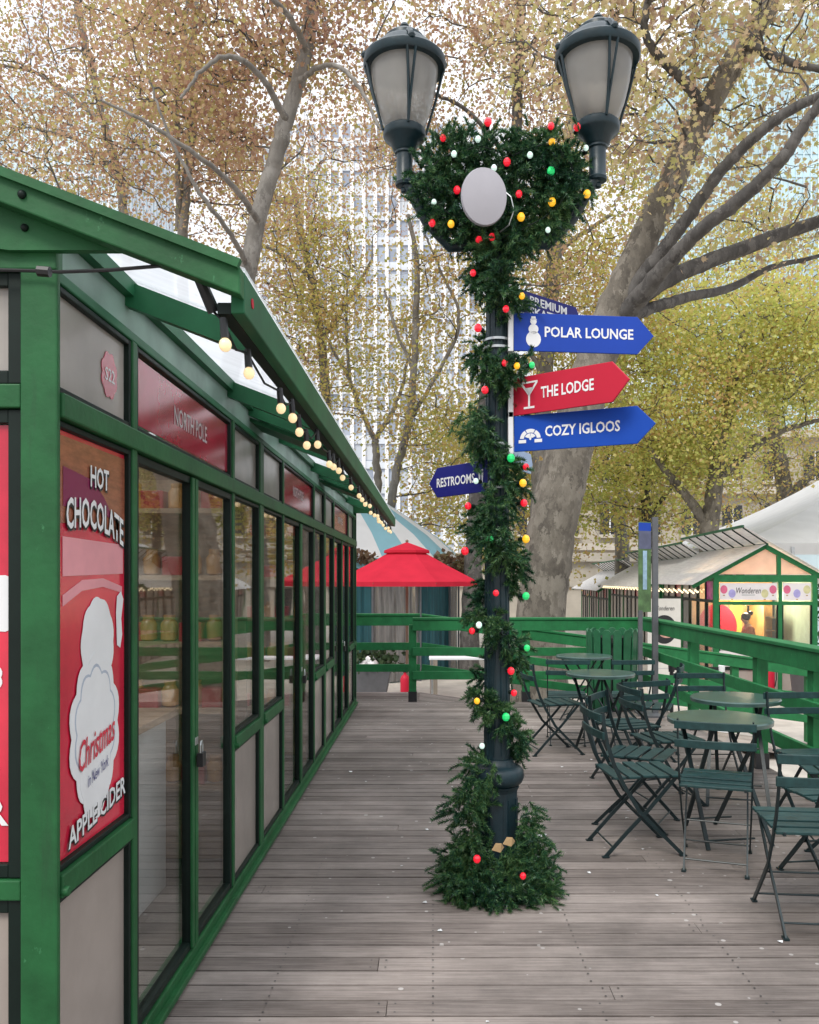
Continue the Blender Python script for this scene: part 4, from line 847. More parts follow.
# ================================================================== KIOSK ACROSS THE FENCE (local frame: front at y=0, walls x=0..2.02)
def far_kiosk(Ln, front, label):
    W2 = 2.02; q = thing('glass_kiosk', (0,0,0), label, 'kiosk'); za, ze, zt_ = 3.02, 2.30, 2.40
    for x_ in (0, W2 - .1):
        for y_ in (0, Ln - .1): MB().box((x_, y_, 0), (x_ + .1, y_ + .1, zt_)).build('corner_post', M['fgreen'], q)
    for y_ in (0.0, Ln - .09):
        MB().box((.1, y_ + .003, zt_ - .14), (W2 - .1, y_ + .085, zt_)).build('tie_beam', M['fgreen'], q)
        for s in (0, 1):
            a = Vector((-.42, y_ + .04, ze - .13)); b = Vector((W2/2, y_ + .04, za - .05)); 
            if s: a.x = W2 + .42
            MB().beam(a, b, .085, .09).build('gable_rafter', M['fgreen'], q)
    if front:
        xm = 1.26
        MB().box((xm, .004, .1), (xm + .075, .08, zt_ - .141)).build('mullion', M['fgreen'], q); MB().box((xm - .02, .006, zt_ + .001), (xm + .055, .08, za - .22)).build('king_post', M['fgreen'], q)
        MB().add([(.02,.045,zt_+.01),(xm-.03,.045,zt_+.01),(xm-.03,.045,2.86),(W2/2,.045,2.93)], [(0,1,2,3)]).build('gable_panel', M['pinkpoly'], q)
        MB().add([(xm+.06,.045,zt_+.01),(W2-.02,.045,zt_+.01),(xm+.06,.045,2.80)], [(0,1,2)]).build('gable_panel', M['pinkpoly'], q)
        for a, b in ((.1, xm), (xm + .075, W2 - .1)):
            MB().box((a, .006, 1.80), (b, .075, 1.87)).build('transom_rail', M['fgreen'], q); MB().box((a, .006, .50), (b, .075, .56)).build('middle_rail', M['kdark'], q)
            MB().box((a, .006, .0), (b, .075, .09)).build('sill', M['fgreen'], q)
            f = MB()
            f.box((a, .02, .561), (a + .03, .06, 1.799)).box((b - .03, .02, .561), (b, .06, 1.799)); w_ = f.build('window', M['kdark'], q)
            MB().box((a + .031, .038, .563), (b - .031, .042, 1.798)).build('pane', M['glass'], w_)
            MB().box((a + .002, .03, .095), (b - .002, .05, .498)).build('lower_panel', M['frost'], q)
            sp = MB().box((a + .02, .02, 1.90), (b - .02, .04, zt_ - .16)).build('sign_panel', M['signwhite'], q)
            k_ = int((b - a) / .16)
            for j in range(k_):
                if a < .5 and 1 < j < k_ - 2: continue
                cx_ = a + .10 + j * (b - a - .2) / max(1, k_ - 1); cz_ = 2.07 + .04 * (-1) ** j; mt = (M['b_pink'], M['b_lilac'], M['b_cream'])[j % 3]
                MB().prism([(x, z) for x, z in disc(18, .07, .085)], (cx_, .0195, cz_), (1,0,0), (0,0,1), (0,-.002,0)).build('balloon_print', mt, sp)
                MB().prism([(-.018,-.13),(.018,-.13),(.022,-.105),(-.022,-.105)], (cx_, .0195, cz_), (1,0,0), (0,0,1), (0,-.002,0)).build('basket_print', M['shelfwood'], sp)
            if a < .5:
                text('Wonderen', ((a + b)/2, .0185, 2.09), (1,0,0), (0,0,1), .48, .12, M['black'], sp, out=.002, shear=.25); MB().box(((a+b)/2-.13,.0175,1.99),((a+b)/2+.13,.0195,2.012)).build('text_line', M['grey'], sp)
                fp = MB().box((a + .01, .012, .57), (b - .01, .019, .88)).build('front_panel', M['signwhite'], q)
                text('FRESHLY', ((a + b)/2, .0115, .76), (1,0,0), (0,0,1), .52, .07, M['grey'], fp, out=.001)
    # the long wall towards the deck
    nb_ = int(round(Ln / .72))
    for j in range(1, nb_): MB().box((.004, Ln*j/nb_ - .03, 0), (.07, Ln*j/nb_ + .03, 2.28)).build('mullion', M['fgreen' if j % 4 == 0 else 'kdark'], q)
    MB().box((.006, .1, 1.84), (.068, Ln - .1, 1.90)).build('transom_rail', M['kdark'], q); MB().box((.002, .1, 2.28), (.075, Ln - .1, zt_)).build('top_rail', M['kunder'], q)
    for j in range(nb_):
        a, b = Ln*j/nb_ + .032, Ln*(j+1)/nb_ - .032
        if j == 0: a += .07
        if j == nb_ - 1: b -= .07
        lit = front and j < 3
        MB().box((.03, a, .05), (.036, b, 1.835)).build('wall_panel', M['glass'] if lit else (M['frost'] if j % 3 else M['vinyl']), q)
        MB().box((.03, a, 1.905), (.036, b, 2.275)).build('transom_panel', (M['b_magenta'] if j == 0 else M['glass']) if front and j < 2 else (M['frost'], M['redsign'], M['frost'])[j % 3], q)
    MB().box((W2 - .04, .1, .05), (W2 - .03, Ln - .1, 2.3)).build('side_panel', M['mint'], q)
    MB().box((.1, Ln - .05, .05), (W2 - .1, Ln - .04, 2.3)).build('side_panel', M['frost'], q)
    MB().box((.05, .08, .02), (W2 - .06, Ln - .06, .06)).build('floor_board', M['shelfwood'], q)
    # roof: the slope towards the deck, and the other one running on past the ridge
    for j in range(nb_):
        a, b = -.12 + (Ln + .2) * j / nb_, -.12 + (Ln + .2) * (j + 1) / nb_ - .012
        MB().add([(-.46, a, ze - .10), (W2/2, a, za), (W2/2, b, za), (-.46, b, ze - .10), (-.46, a, ze - .088), (W2/2, a, za + .012), (W2/2, b, za + .012), (-.46, b, ze - .088)], [(0,3,2,1),(4,5,6,7),(0,1,5,4),(1,2,6,5),(2,3,7,6),(3,0,4,7)]).build('roof_sheet', M['polyroof'], q)
        ux, uz = W2/2 - .48, za + .02 + .48 * .68
        MB().add([(W2 + .46, a, ze - .08), (ux, a, uz), (ux, b, uz), (W2 + .46, b, ze - .08), (W2 + .46, a, ze - .07), (ux, a, uz + .012), (ux, b, uz + .012), (W2 + .46, b, ze - .07)], [(0,3,2,1),(4,5,6,7),(0,1,5,4),(1,2,6,5),(2,3,7,6),(3,0,4,7)]).build('roof_sheet', M['polyroof'], q)
        MB().beam((W2/2, a, za - .01), (ux, a, uz - .03), .022, .025).build('rafter', M['kdark'], q)
    MB().beam((ux, -.12, uz - .0), (ux, Ln + .08, uz), .05, .05).build('ridge_bar', M['kunder'], q); MB().beam((W2/2, -.1, za - .02), (W2/2, Ln + .06, za - .02), .05, .05).build('ridge_bar', M['kunder'], q)
    return q
M['pinkpoly'] = sheet('warm_gable_sheet', (.68,.50,.44), .55, .3, .1, .12, 3); M['signwhite'] = mat('sign_white', (.72,.68,.68), .4, .05)
M['b_pink'] = mat('balloon_pink', (.60,.12,.22), .4); M['b_lilac'] = mat('balloon_lilac', (.36,.33,.62), .4); M['b_cream'] = mat('balloon_cream', (.55,.52,.28), .4)
M['b_magenta'] = mat('magenta_sign', (.50,.05,.30), .4, .5, 6); M['mint'] = mat('mint_panel', (.42,.58,.52), .4, .1); M['polyroof'] = sheet('white_roof_sheet', (.86,.84,.82), .5, .4, .03, .08, 3, stretch=(8,1,1))
YAW = -R(3.5)
fk = far_kiosk(5.0, True, 'green gabled glass kiosk with warm lit interior and balloon sign beyond the side fence'); fk.location = (5.62, 17.0, GZ); fk.rotation_euler = (0,0,YAW)
f2 = far_kiosk(9.0, False, 'long pale roofed kiosk with closed striped panels behind the lit gabled kiosk'); f2.location = (5.62 + 5.3*math.sin(-YAW), 17 + 5.3*math.cos(YAW), GZ - .10); f2.rotation_euler = (0,0,YAW)
f3 = copy_tree(f2); f3.location = (5.62 + 14.5*math.sin(-YAW), 17 + 14.5*math.cos(YAW), GZ - .30); f3['label'] = 'last pale roofed kiosk of the row, partly behind the big leaning trunk'; f2['label'] = 'pale roofed kiosk with closed striped panels right behind the lit gabled kiosk'
for f_ in (f2, f3): f_['group'] = 'closed kiosks across the fence'
MW = Matrix.Translation((5.62, 17.0, GZ)) @ Matrix.Rotation(YAW, 4, 'Z')
def inside(name, label, cat, build):
    t = thing(name, (0,0,0), label, cat); build(t); t.location = (5.62, 17.0, GZ); t.rotation_euler = (0,0,YAW); return t
M['warmwall'] = mat('warm_wall', (.62,.36,.14), .6, .25, 3); M['yel'] = mat('yellow_panel', (.72,.62,.12), .5, .1)
def b1(t):
    MB().box((.1, 2.30, .06), (1.9, 2.33, 2.25)).build('back_panel', M['warmwall'], t); MB().box((.95, 2.27, .9), (1.22, 2.299, 2.2)).build('yellow_strip', M['yel'], t)
    for x_ in (.55, .8, 1.34, 1.55): MB().box((x_, 2.26, 1.55), (x_ + .14, 2.295, 1.72)).build('picture', M['shelfwood'] if x_ < 1 else M['kdark'], t, bevel=.004)
    for z_ in (1.15, 1.45): MB().box((1.3, 2.1, z_), (1.88, 2.29, z_ + .03)).build('shelf_board', M['shelfwood'], t)
    MB().box((1.36, 1.2, .06), (1.40, 2.2, 1.75)).build('screen_panel', M['warmwall'], t)
inside('display_wall', 'warm orange display wall with yellow strip inside the lit gabled kiosk', 'display wall', b1)
def b2_(t): MB().prism(disc(36, .42, .5), (.48, 1.55, 1.28), (1,0,0), (0,0,1), (0,.02,0)).build('round_panel', M['signred'], t); MB().beam((.48,1.58,.06),(.48,1.58,1.0),.04,.04,up=(1,0,0)).build('stand', M['kdark'], t)
inside('menu_board', 'red rounded menu board seen through the window of the lit kiosk', 'menu board', b2_)
def b3(t):
    MB().box((.15, .25, .06), (1.25, .75, .98)).build('cabinet', M['signwhite'], t); MB().box((.12, .22, .982), (1.27, .78, 1.02)).build('counter_top', M['shelfwood'], t)
    MB().box((.42, .35, 1.021), (.80, .6, 1.16)).build('waffle_iron', M['steel'], t, bevel=.02)
inside('counter', 'white serving counter inside the lit gabled kiosk', 'counter', b3)
def b4(t):
    MB().lathe([(.001,2.2),(.05,2.19),(.14,2.06),(.135,2.055),(.04,2.17)], 20, (1.0, 1.2, 0), cap=False).build('shade', M['white'], t, smooth=50); MB().sphere((1.0, 1.2, 2.09), .05, 12).build('bulb', M['warm'], t)
inside('ceiling_lamp', 'small white pendant lamp glowing inside the lit gabled kiosk', 'lamp', b4)
pd = bpy.data.lights.new('kiosk_lamp', 'POINT'); pd.energy = 95; pd.color = (1, .78, .5); pd.shadow_soft_size = .12
po_ = bpy.data.objects.new('kiosk_lamp', pd); COL.objects.link(po_); po_.location = MW @ Vector((1.0, 1.2, 1.95))
# fairy lights under the eave
fy = thing('string_lights', (0,0,0), 'line of tiny warm fairy lights under the eave of the far kiosks', 'string lights')
pts = [Vector((-.30, .1 + i * .165, 2.06 + .03 * math.sin(i * 2.1))) for i in range(84)]
MB().tube(pts, .004, 5).build('cable', M['white'], fy)
for p in pts[::1]: MB().sphere(p, .024, 6).build('bulb', M['warm'], fy)
fy.location = (5.62, 17.0, GZ); fy.rotation_euler = (0,0,YAW)

# person behind the counter
def skin_body(name, J, E, mt, parent, root=0, sub=2):
    me = bpy.data.meshes.new(name); me.from_pydata([j[:3] for j in J], E, []); me.materials.append(mt)
    o = bpy.data.objects.new(name, me); COL.objects.link(o); sk_ = o.modifiers.new('skin', 'SKIN'); sk_.use_smooth_shade = True
    for i, j in enumerate(J): me.skin_vertices[0].data[i].radius = (j[3], j[4] if len(j) > 4 else j[3])
    me.skin_vertices[0].data[root].use_root = True
    if sub: s_ = o.modifiers.new('sub', 'SUBSURF'); s_.levels = sub; s_.render_levels = sub
    if parent is not None: o.parent = parent
    return o
M['skin'] = mat('skin', (.46,.26,.18), .5, .06); M['hair'] = mat('dark_hair', (.025,.015,.012), .5, .2); M['rust'] = mat('rust_jumper', (.42,.14,.07), .8, .15, 20); M['trouser'] = mat('dark_trousers', (.03,.03,.045), .8)
px0, py0 = 1.06, 1.02
pr = thing('person', (0,0,0), 'person with dark hair in a bun and rust jumper leaning over the kiosk counter', 'person')
J = [(px0,py0,.90,.125,.10),(px0-.02,py0,1.05,.115,.09),(px0-.06,py0,1.20,.13,.10),(px0-.09,py0,1.31,.10,.08),(px0-.115,py0,1.375,.045),(px0-.14,py0,1.43,.06),(px0-.155,py0,1.49,.075),(px0-.155,py0,1.555,.06),
     (px0-.085,py0-.17,1.29,.052),(px0-.14,py0-.22,1.06,.040),(px0-.30,py0-.16,1.045,.032),(px0-.37,py0-.14,1.06,.026),
     (px0-.085,py0+.17,1.29,.052),(px0-.14,py0+.22,1.06,.040),(px0-.30,py0+.16,1.045,.032),(px0-.37,py0+.14,1.06,.026),
     (px0,py0-.09,.84,.085),(px0-.01,py0-.10,.50,.06),(px0+.01,py0-.10,.14,.042),(px0-.12,py0-.11,.095,.034),
     (px0,py0+.09,.84,.085),(px0-.01,py0+.10,.50,.06),(px0+.01,py0+.10,.14,.042),(px0-.12,py0+.11,.095,.034),
     (px0-.44,py0-.12,1.055,.016),(px0-.43,py0-.155,1.055,.013),(px0-.44,py0-.175,1.05,.011),(px0-.44,py0+.12,1.055,.016),(px0-.43,py0+.155,1.055,.013),(px0-.44,py0+.175,1.05,.011),(px0-.24,py0,1.49,.014)]
E = [(0,1),(1,2),(2,3),(3,4),(4,5),(5,6),(6,7),(3,8),(8,9),(9,10),(10,11),(3,12),(12,13),(13,14),(14,15),(0,16),(16,17),(17,18),(18,19),(0,20),(20,21),(21,22),(22,23),(11,24),(11,25),(11,26),(15,27),(15,28),(15,29),(6,30)]
skin_body('body', J, E, M['skin'], pr)
Jc = [(j[0], j[1], j[2], j[3]*1.13 + .008, (j[4] if len(j) > 4 else j[3])*1.13 + .008) for j in (J[0], J[1], J[2], J[3], J[8], J[9], J[10], J[12], J[13], J[14])]
skin_body('jumper', Jc, [(0,1),(1,2),(2,3),(3,4),(4,5),(5,6),(3,7),(7,8),(8,9)], M['rust'], pr)
Jt = [(j[0], j[1], j[2], j[3]*1.13 + .010) for j in (J[0], J[16], J[17], J[18], J[20], J[21], J[22])]
skin_body('trousers', Jt, [(0,1),(1,2),(2,3),(0,4),(4,5),(5,6)], M['trouser'], pr)
MB().sphere((px0-.13, py0, 1.525), .098, 16, sx=1.0, sy=.92, sz=.92).sphere((px0-.03, py0, 1.60), .052, 12).build('hair', M['hair'], pr, smooth=70)
f_ = MB()
for s in (-1, 1): f_.sphere((px0-.222, py0 + s*.030, 1.505), .011, 8)
f_.build('eye', M['black'], pr); MB().box((px0-.226, py0-.022, 1.446), (px0-.212, py0+.022, 1.454)).build('mouth', mat('lips', (.4,.12,.1)), pr)
pr.location = (5.62, 17.0, GZ); pr.rotation_euler = (0,0,YAW)
# red cylinder and dark refuse container beside the lit kiosk
fe = thing('fire_extinguisher', (6.5, 16.4, GZ), 'red fire extinguisher standing at the foot of the lit kiosk', 'extinguisher')
MB().lathe([(.001,0),(.085,0),(.09,.02),(.09,.62),(.07,.68),(.03,.71),(.03,.74),(.001,.74)], 20, (6.5,16.4,GZ), cap=False).build('cylinder', M['signred'], fe, smooth=40)
MB().box((6.47,16.38,GZ+.741),(6.53,16.42,GZ+.80)).beam((6.44,16.4,GZ+.80),(6.58,16.4,GZ+.84),.02,.02).build('valve', M['black'], fe); MB().tube([(6.53,16.38,GZ+.77),(6.6,16.36,GZ+.7),(6.6,16.34,GZ+.4),(6.57,16.33,GZ+.25)],.012,6).build('hose', M['black'], fe)
rb = thing('refuse_container', (7.15, 15.6, GZ), 'dark grey wheeled refuse container in front of the lit kiosk corner', 'container')
MB().add([(6.72,15.2,GZ+.1),(7.62,15.2,GZ+.1),(7.62,15.9,GZ+.1),(6.72,15.9,GZ+.1),(6.66,15.14,GZ+.78),(7.68,15.14,GZ+.78),(7.68,15.96,GZ+.78),(6.66,15.96,GZ+.78)],[(0,3,2,1),(4,5,6,7),(0,1,5,4),(1,2,6,5),(2,3,7,6),(3,0,4,7)]).build('container_body', M['planter'], rb, bevel=.02)
MB().box((6.64,15.12,GZ+.785),(7.70,15.98,GZ+.84)).build('lid', M['kdark'], rb, bevel=.015); MB().box((6.68,15.10,GZ+.52),(7.66,15.137,GZ+.56)).build('handle_bar', M['steel'], rb)
for x_ in (6.85, 7.5):
    for y_ in (15.32, 15.78): MB().tube([(x_-.025,y_,GZ+.052),(x_+.025,y_,GZ+.052)],.05,12).build('wheel', M['black'], rb)

# ================================================================== CAROUSEL TENT, UMBRELLA, PLANTER
TX, TY, TR = -2.55, 21.6, 3.35
tn = thing('carousel_tent', (TX, TY, GZ), 'round carousel tent with aqua and white striped roof and teal drapes behind the red umbrella', 'tent')
prof = [(TR, 2.02), (TR*.80, 2.62), (TR*.60, 3.08), (TR*.40, 3.52), (TR*.2, 3.98), (.05, 4.5)]
ng = 28; v = []; fcs = []; mi = []
for i in range(ng * 4 + 1):
    t = 2*math.pi*i/(ng*4)
    for rr, z in prof: v.append((TX + rr*math.cos(t), TY + rr*math.sin(t), z))
k_ = len(prof)
for i in range(ng * 4):
    for j in range(k_ - 1): fcs.append((i*k_+j, (i+1)*k_+j, (i+1)*k_+j+1, i*k_+j+1)); mi.append((i // 4) % 2)
ro = MB(); ro.v = v; ro.f = fcs; ro.m = mi; ro.build('striped_roof', [M['canvas'], M['canvasb']], tn, smooth=60)
va = MB(); n_ = 112
for i in range(n_):
    t0, t1 = 2*math.pi*i/n_, 2*math.pi*(i+1)/n_; d0, d1 = .16 + .10*abs(math.sin(i*math.pi/4)), .16 + .10*abs(math.sin((i+1)*math.pi/4)); q_ = TR + .01
    va.add([(TX+q_*math.cos(t0),TY+q_*math.sin(t0),2.03),(TX+q_*math.cos(t1),TY+q_*math.sin(t1),2.03),(TX+q_*math.cos(t1),TY+q_*math.sin(t1),2.03-d1),(TX+q_*math.cos(t0),TY+q_*math.sin(t0),2.03-d0)],[(0,1,2,3)],(i//8)%2)
va.build('valance', [M['canvas'], M['canvasb']], tn, recalc=False)
nw = 16
for i in range(nw):
    t0, t1 = 2*math.pi*i/nw, 2*math.pi*(i+1)/nw; w_ = MB(); kk = 14
    for j in range(kk):
        a, b = t0 + (t1-t0)*j/kk, t0 + (t1-t0)*(j+1)/kk; amp = .045 if i % 2 == 0 else .015
        ra, rb_ = TR-.22 + amp*math.sin(j*2.4), TR-.22 + amp*math.sin((j+1)*2.4)
        w_.add([(TX+ra*math.cos(a),TY+ra*math.sin(a),GZ+.03),(TX+rb_*math.cos(b),TY+rb_*math.sin(b),GZ+.03),(TX+rb_*math.cos(b),TY+rb_*math.sin(b),2.0),(TX+ra*math.cos(a),TY+ra*math.sin(a),2.0)],[(0,1,2,3)])
    w_.build('drape' if i % 2 == 0 else 'clear_panel', M['teal' if i % 2 == 0 else 'vinyl'], tn, smooth=70, recalc=False)
    MB().tube([(TX+(TR-.15)*math.cos(t0),TY+(TR-.15)*math.sin(t0),GZ),(TX+(TR-.15)*math.cos(t0),TY+(TR-.15)*math.sin(t0),2.0)],.025,8).build('pole', M['planter'], tn)
# dried leaf garland along the eave
N_ = 2600; t = RNG.uniform(-2.9, .3, N_); base = np.stack([TX+(TR+.05)*np.cos(t), TY+(TR+.05)*np.sin(t), 1.98+.10*np.sin(t*18)], 1) + RNG.normal(0, .07, (N_,3))
def leaf_quads(C, size, droop=.3, lobed=False, rng=RNG):
    n = len(C); d = rng.normal(size=(n,3)); d[:,2] -= droop; d /= np.linalg.norm(d, axis=1)[:,None]
    q = rng.normal(size=(n,3)); w = np.cross(d, q); w /= np.linalg.norm(w, axis=1)[:,None]; nn = np.cross(d, w)
    s = (size * rng.uniform(.5, 1.3, n))[:,None]
    if not lobed:
        tpl = [(0,0,0),(.46,.42,.10),(0,1,0),(-.46,.42,.10)]; fq = [(0,1,2),(0,2,3)]
    else:
        tpl = [(0,0,0),(.30,.12,.04),(.55,.30,.10),(.30,.42,.05),(.42,.72,.10),(.14,.66,.02),(0,1,0),(-.14,.66,.02),(-.42,.72,.10),(-.30,.42,.05),(-.55,.30,.10),(-.30,.12,.04)]
        fq = [(0,1,3),(1,2,3),(0,3,5),(3,4,5),(0,5,6),(0,6,7),(0,7,9),(7,8,9),(0,9,11),(9,10,11)]
    V = np.stack([C + s * (w * a + d * b + nn * c) for a, b, c in tpl], 1).reshape(-1, 3); m = len(tpl)
    Fq = (np.arange(n)[:,None,None] * m + np.array(fq)[None]).reshape(-1, 3)
    return V, Fq
V_, F_ = leaf_quads(base, .13); eg = np_mesh('eave_garland', V_, F_, M['dry']); tag(eg, 'dry brown leaf garland draped along the eave of the carousel tent', 'garland')
# umbrella
UX, UY = (407 - CX) * 15.5 / F, 15.5
um = thing('market_umbrella', (UX, UY, GZ), 'bright red square market umbrella on a wooden pole beyond the fence', 'umbrella')
def umb(r_, z_): return [(UX + r_*math.cos(2*math.pi*i/8 + R(22.5)), UY + r_*math.sin(2*math.pi*i/8 + R(22.5)), z_) for i in range(8)]
cn = MB(); rings = [umb(.02, 2.15), umb(.34, 2.05), umb(.75, 1.83), umb(1.38, 1.52)]
for a, b in zip(rings, rings[1:]): 
    for i in range(8): cn.add([a[i], a[(i+1)%8], b[(i+1)%8], b[i]], [(0,1,2,3)])
lo = umb(1.385, 1.44)
for i in range(8): cn.add([rings[-1][i], rings[-1][(i+1)%8], lo[(i+1)%8], lo[i]], [(0,1,2,3)])
can = cn.build('canopy', M['umbr'], um, recalc=False)
ve = MB(); a, b = umb(.02, 2.235), umb(.44, 2.085); c_ = umb(.445, 2.04)
for i in range(8): ve.add([a[i], a[(i+1)%8], b[(i+1)%8], b[i]], [(0,1,2,3)]); ve.add([b[i], b[(i+1)%8], c_[(i+1)%8], c_[i]], [(0,1,2,3)])
ve.build('vent_cap', M['umbr'], um, recalc=False); MB().sphere((UX,UY,2.26),.03,10).build('finial', M['wood'], um)
MB().tube([(UX,UY,GZ+.05),(UX,UY,2.13)],.026,10).build('pole', M['wood'], um, smooth=50); MB().lathe([(.001,0),(.30,0),(.30,.05),(.06,.09),(.05,.3),(.001,.3)],20,(UX,UY,GZ),cap=False).build('base', M['planter'], um, smooth=40)
for i in range(8):
    p = Vector(rings[-1][i]); rb_ = MB().tube([Vector((UX,UY,2.09)), p + Vector((0,0,-.03))],.010,6).build('rib', M['wood'], um)
    MB().tube([Vector((UX,UY,1.52)), Vector((UX,UY,2.06)).lerp(p,.55)],.008,6).build('strut', M['wood'], um)
# planter with pale plant, red cylinder, timber post, white table
pl = thing('planter', ((372-CX)*15.6/F, 15.6, GZ), 'tapered dark grey planter with a white wrapped shrub at the kiosk end', 'planter')
cx_, cy_ = pl.location.x, 15.6
MB().add([(cx_-.28,cy_-.22,GZ),(cx_+.22,cy_-.22,GZ),(cx_+.22,cy_+.22,GZ),(cx_-.28,cy_+.22,GZ),(cx_-.36,cy_-.30,GZ+.66),(cx_+.36,cy_-.30,GZ+.66),(cx_+.36,cy_+.30,GZ+.66),(cx_-.36,cy_+.30,GZ+.66)],[(0,3,2,1),(4,5,6,7),(0,1,5,4),(1,2,6,5),(2,3,7,6),(3,0,4,7)]).build('tub', M['planter'], pl, bevel=.015)
V_, F_ = leaf_quads(np.array([cx_, cy_, GZ+.84]) + RNG.normal(0,1,(700,3))*np.array([.22,.16,.10]), .09); np_mesh('foliage', V_, F_, M['hedge'], pl)
wr = MB()
for q_ in ((-.10,-.18,.42,.13),(.03,-.2,.45,.11),(-.02,-.16,.53,.10)): wr.sphere((cx_+q_[0], cy_+q_[1], GZ+.32+q_[2]), q_[3], 10, sz=.85)
wr.build('wrapping', M['white'], pl, smooth=60)
re = thing('fire_extinguisher', ((405-CX)*14.6/F, 14.6, GZ), 'red fire extinguisher beside the umbrella pole behind the fence post', 'extinguisher')
ex, ey = re.location.x, 14.6
MB().lathe([(.001,0),(.075,0),(.08,.02),(.08,.42),(.06,.47),(.025,.5),(.025,.53),(.001,.53)],18,(ex,ey,GZ+.18),cap=False).build('cylinder', M['signred'], re, smooth=40); MB().box((ex-.03,ey-.02,GZ+.711),(ex+.05,ey+.02,GZ+.76)).build('valve', M['black'], re); MB().box((ex-.11,ey-.1,GZ),(ex+.11,ey+.1,GZ+.179)).build('stand', M['kdark'], re)
tb = thing('folding_table', ((480-CX)*14.2/F, 14.2, GZ), 'white topped folding table standing beyond the ramp fence', 'table')
cx_ = tb.location.x
MB().box((cx_-.85,13.9,GZ+.99),(cx_+.7,14.55,GZ+1.03)).build('table_top', M['fin'], tb, bevel=.008)
for x_ in (cx_-.80, cx_+.62):
    for y_ in (13.98, 14.45): MB().tube([(x_,y_,GZ),(x_,y_,GZ+.988)],.02,8).build('leg', M['steel'], tb)
tp_ = tag(MB().box(((433.5-CX-3.5)*14.9/F,14.9,GZ),((433.5-CX+4)*14.9/F,15.02,GZ+.98)).build('timber_post', mat('grey_timber',(.26,.23,.19),.8,.2,10,stretch=(1,1,.2)), bevel=.006), 'short grey timber post standing between the umbrella and the fence', 'post')

# ================================================================== BIG WHITE TENT, HEDGES, BUILDINGS
bt = thing('marquee_tent', (18, 30, GZ), 'large white marquee tent with a steep hipped canvas roof behind the lit kiosk', 'tent')
mx0, mx1, my0, my1, mze, mzr = 8.95, 30.0, 25.0, 36.0, 2.62, 6.9
rdg = [(mx0 + 7.9, 30.5, mzr), (mx1 - 7.9, 30.5, mzr)]; cor = [(mx0, my0, mze), (mx1, my0, mze), (mx1, my1, mze), (mx0, my1, mze)]
def canv(a, b, c_, d_, nn=8):
    m_ = MB()
    a, b, c_, d_ = map(Vector, (a, b, c_, d_))
    for i in range(nn):
        for j in range(nn):
            def q(u, v): p_ = a.lerp(b, u).lerp(d_.lerp(c_, u), v); p_.z -= .45 * math.sin(math.pi * v) ; return p_
            m_.add([q(i/nn, j/nn), q((i+1)/nn, j/nn), q((i+1)/nn, (j+1)/nn), q(i/nn, (j+1)/nn)], [(0,1,2,3)])
    m_.build('roof_canvas', M['canvas'], bt, smooth=50, recalc=False)
canv(cor[0], cor[1], rdg[1], rdg[0]); canv(cor[1], cor[2], rdg[1], rdg[1]); canv(cor[2], cor[3], rdg[0], rdg[1]); canv(cor[3], cor[0], rdg[0], rdg[0])
for a, b in zip(cor, cor[1:] + cor[:1]):
    MB().beam(Vector(a) + Vector((0,0,-.2)), Vector(b) + Vector((0,0,-.2)), .02, .44).build('valance', M['canvas'], bt)
    n_ = int((Vector(b) - Vector(a)).length / 1.6)
    for i in range(n_):
        p0, p1 = Vector(a).lerp(Vector(b), i/n_), Vector(a).lerp(Vector(b), (i+1)/n_); p0.z = p1.z = (GZ + mze) / 2 - .15
        MB().beam(p0.lerp(p1, .04), p0.lerp(p1, .96), .03, mze - GZ - .35).build('side_panel', M['paleglass'] if i % 3 else M['canvas'], bt)
        MB().beam((p0.x, p0.y, GZ), (p0.x, p0.y, mze - .1), .09, .09, up=(1,0,0)).build('upright', M['steel'], bt)
def hedge(name, c, s, n, label, sz=.10, mt='hedge'):
    C = RNG.uniform(-1,1,(n,3)); C = np.sign(C)*np.abs(C)**.6*np.array(s) + np.array(c) + RNG.normal(0,.08,(n,3)); V_, F_ = leaf_quads(C, sz); o = np_mesh(name, V_, F_, M[mt]); tag(o, label, 'hedge', kind='thing'); return o
hedge('hedge', (8.9, 21, GZ+1.15), (.75,1.5,1.1), 5000, 'clipped dark green hedge at the picture edge beside the lit kiosk')
hedge('shrub', (8.3, 19.6, GZ+.30), (.6,.5,.32), 1400, 'low pale green shrub at the foot of the hedge beside the lit kiosk', .09, 'lgreen')

def tower(name, label, x0, x1, y0, y1, z1, wall, fin, px_, fh, fw, fd, sp=None, sh=1.1):
    t = thing(name, ((x0+x1)/2, y0, GZ), label, 'building')
    MB().box((x0,y0,GZ),(x1,y1,z1)).build('wall', wall, t); fm = MB()
    n_ = max(2, int((x1-x0)/px_)); 
    for i in range(n_+1): x_ = x0 + (x1-x0)*i/n_; fm.box((x_-fw/2,y0-fd,GZ),(x_+fw/2,y0-.02,z1+.6))
    n2 = max(2, int((y1-y0)/px_))
    for xx_, s in ((x0,-1),(x1,1)):
        for i in range(n2+1): y_ = y0+.3 + (y1-y0-.3)*i/n2; fm.box((min(xx_+s*.02,xx_+s*fd),y_-fw/2,GZ),(max(xx_+s*.02,xx_+s*fd),y_+fw/2,z1+.6))
    fm.build('fin', fin, t)
    if sp:
        sm = MB(); z = GZ + 4
        while z < z1: sm.box((x0+.01,y0-fd*.5,z),(x1-.01,y0-.01,z+sh)); sm.box((x0-fd*.5,y0+.02,z),(x0-.01,y1,z+sh)); sm.box((x1+.01,y0+.02,z),(x1+fd*.5,y1,z+sh)); z += fh
        sm.build('spandrel', sp, t)
    return t
tower('office_tower', 'pale office tower with white vertical fins and grey windows rising behind the trees', -26, 6.5, 120, 150, 66, M['tglass'], M['fin'], 1.55, 3.5, .5, .45, M['spandrel'])
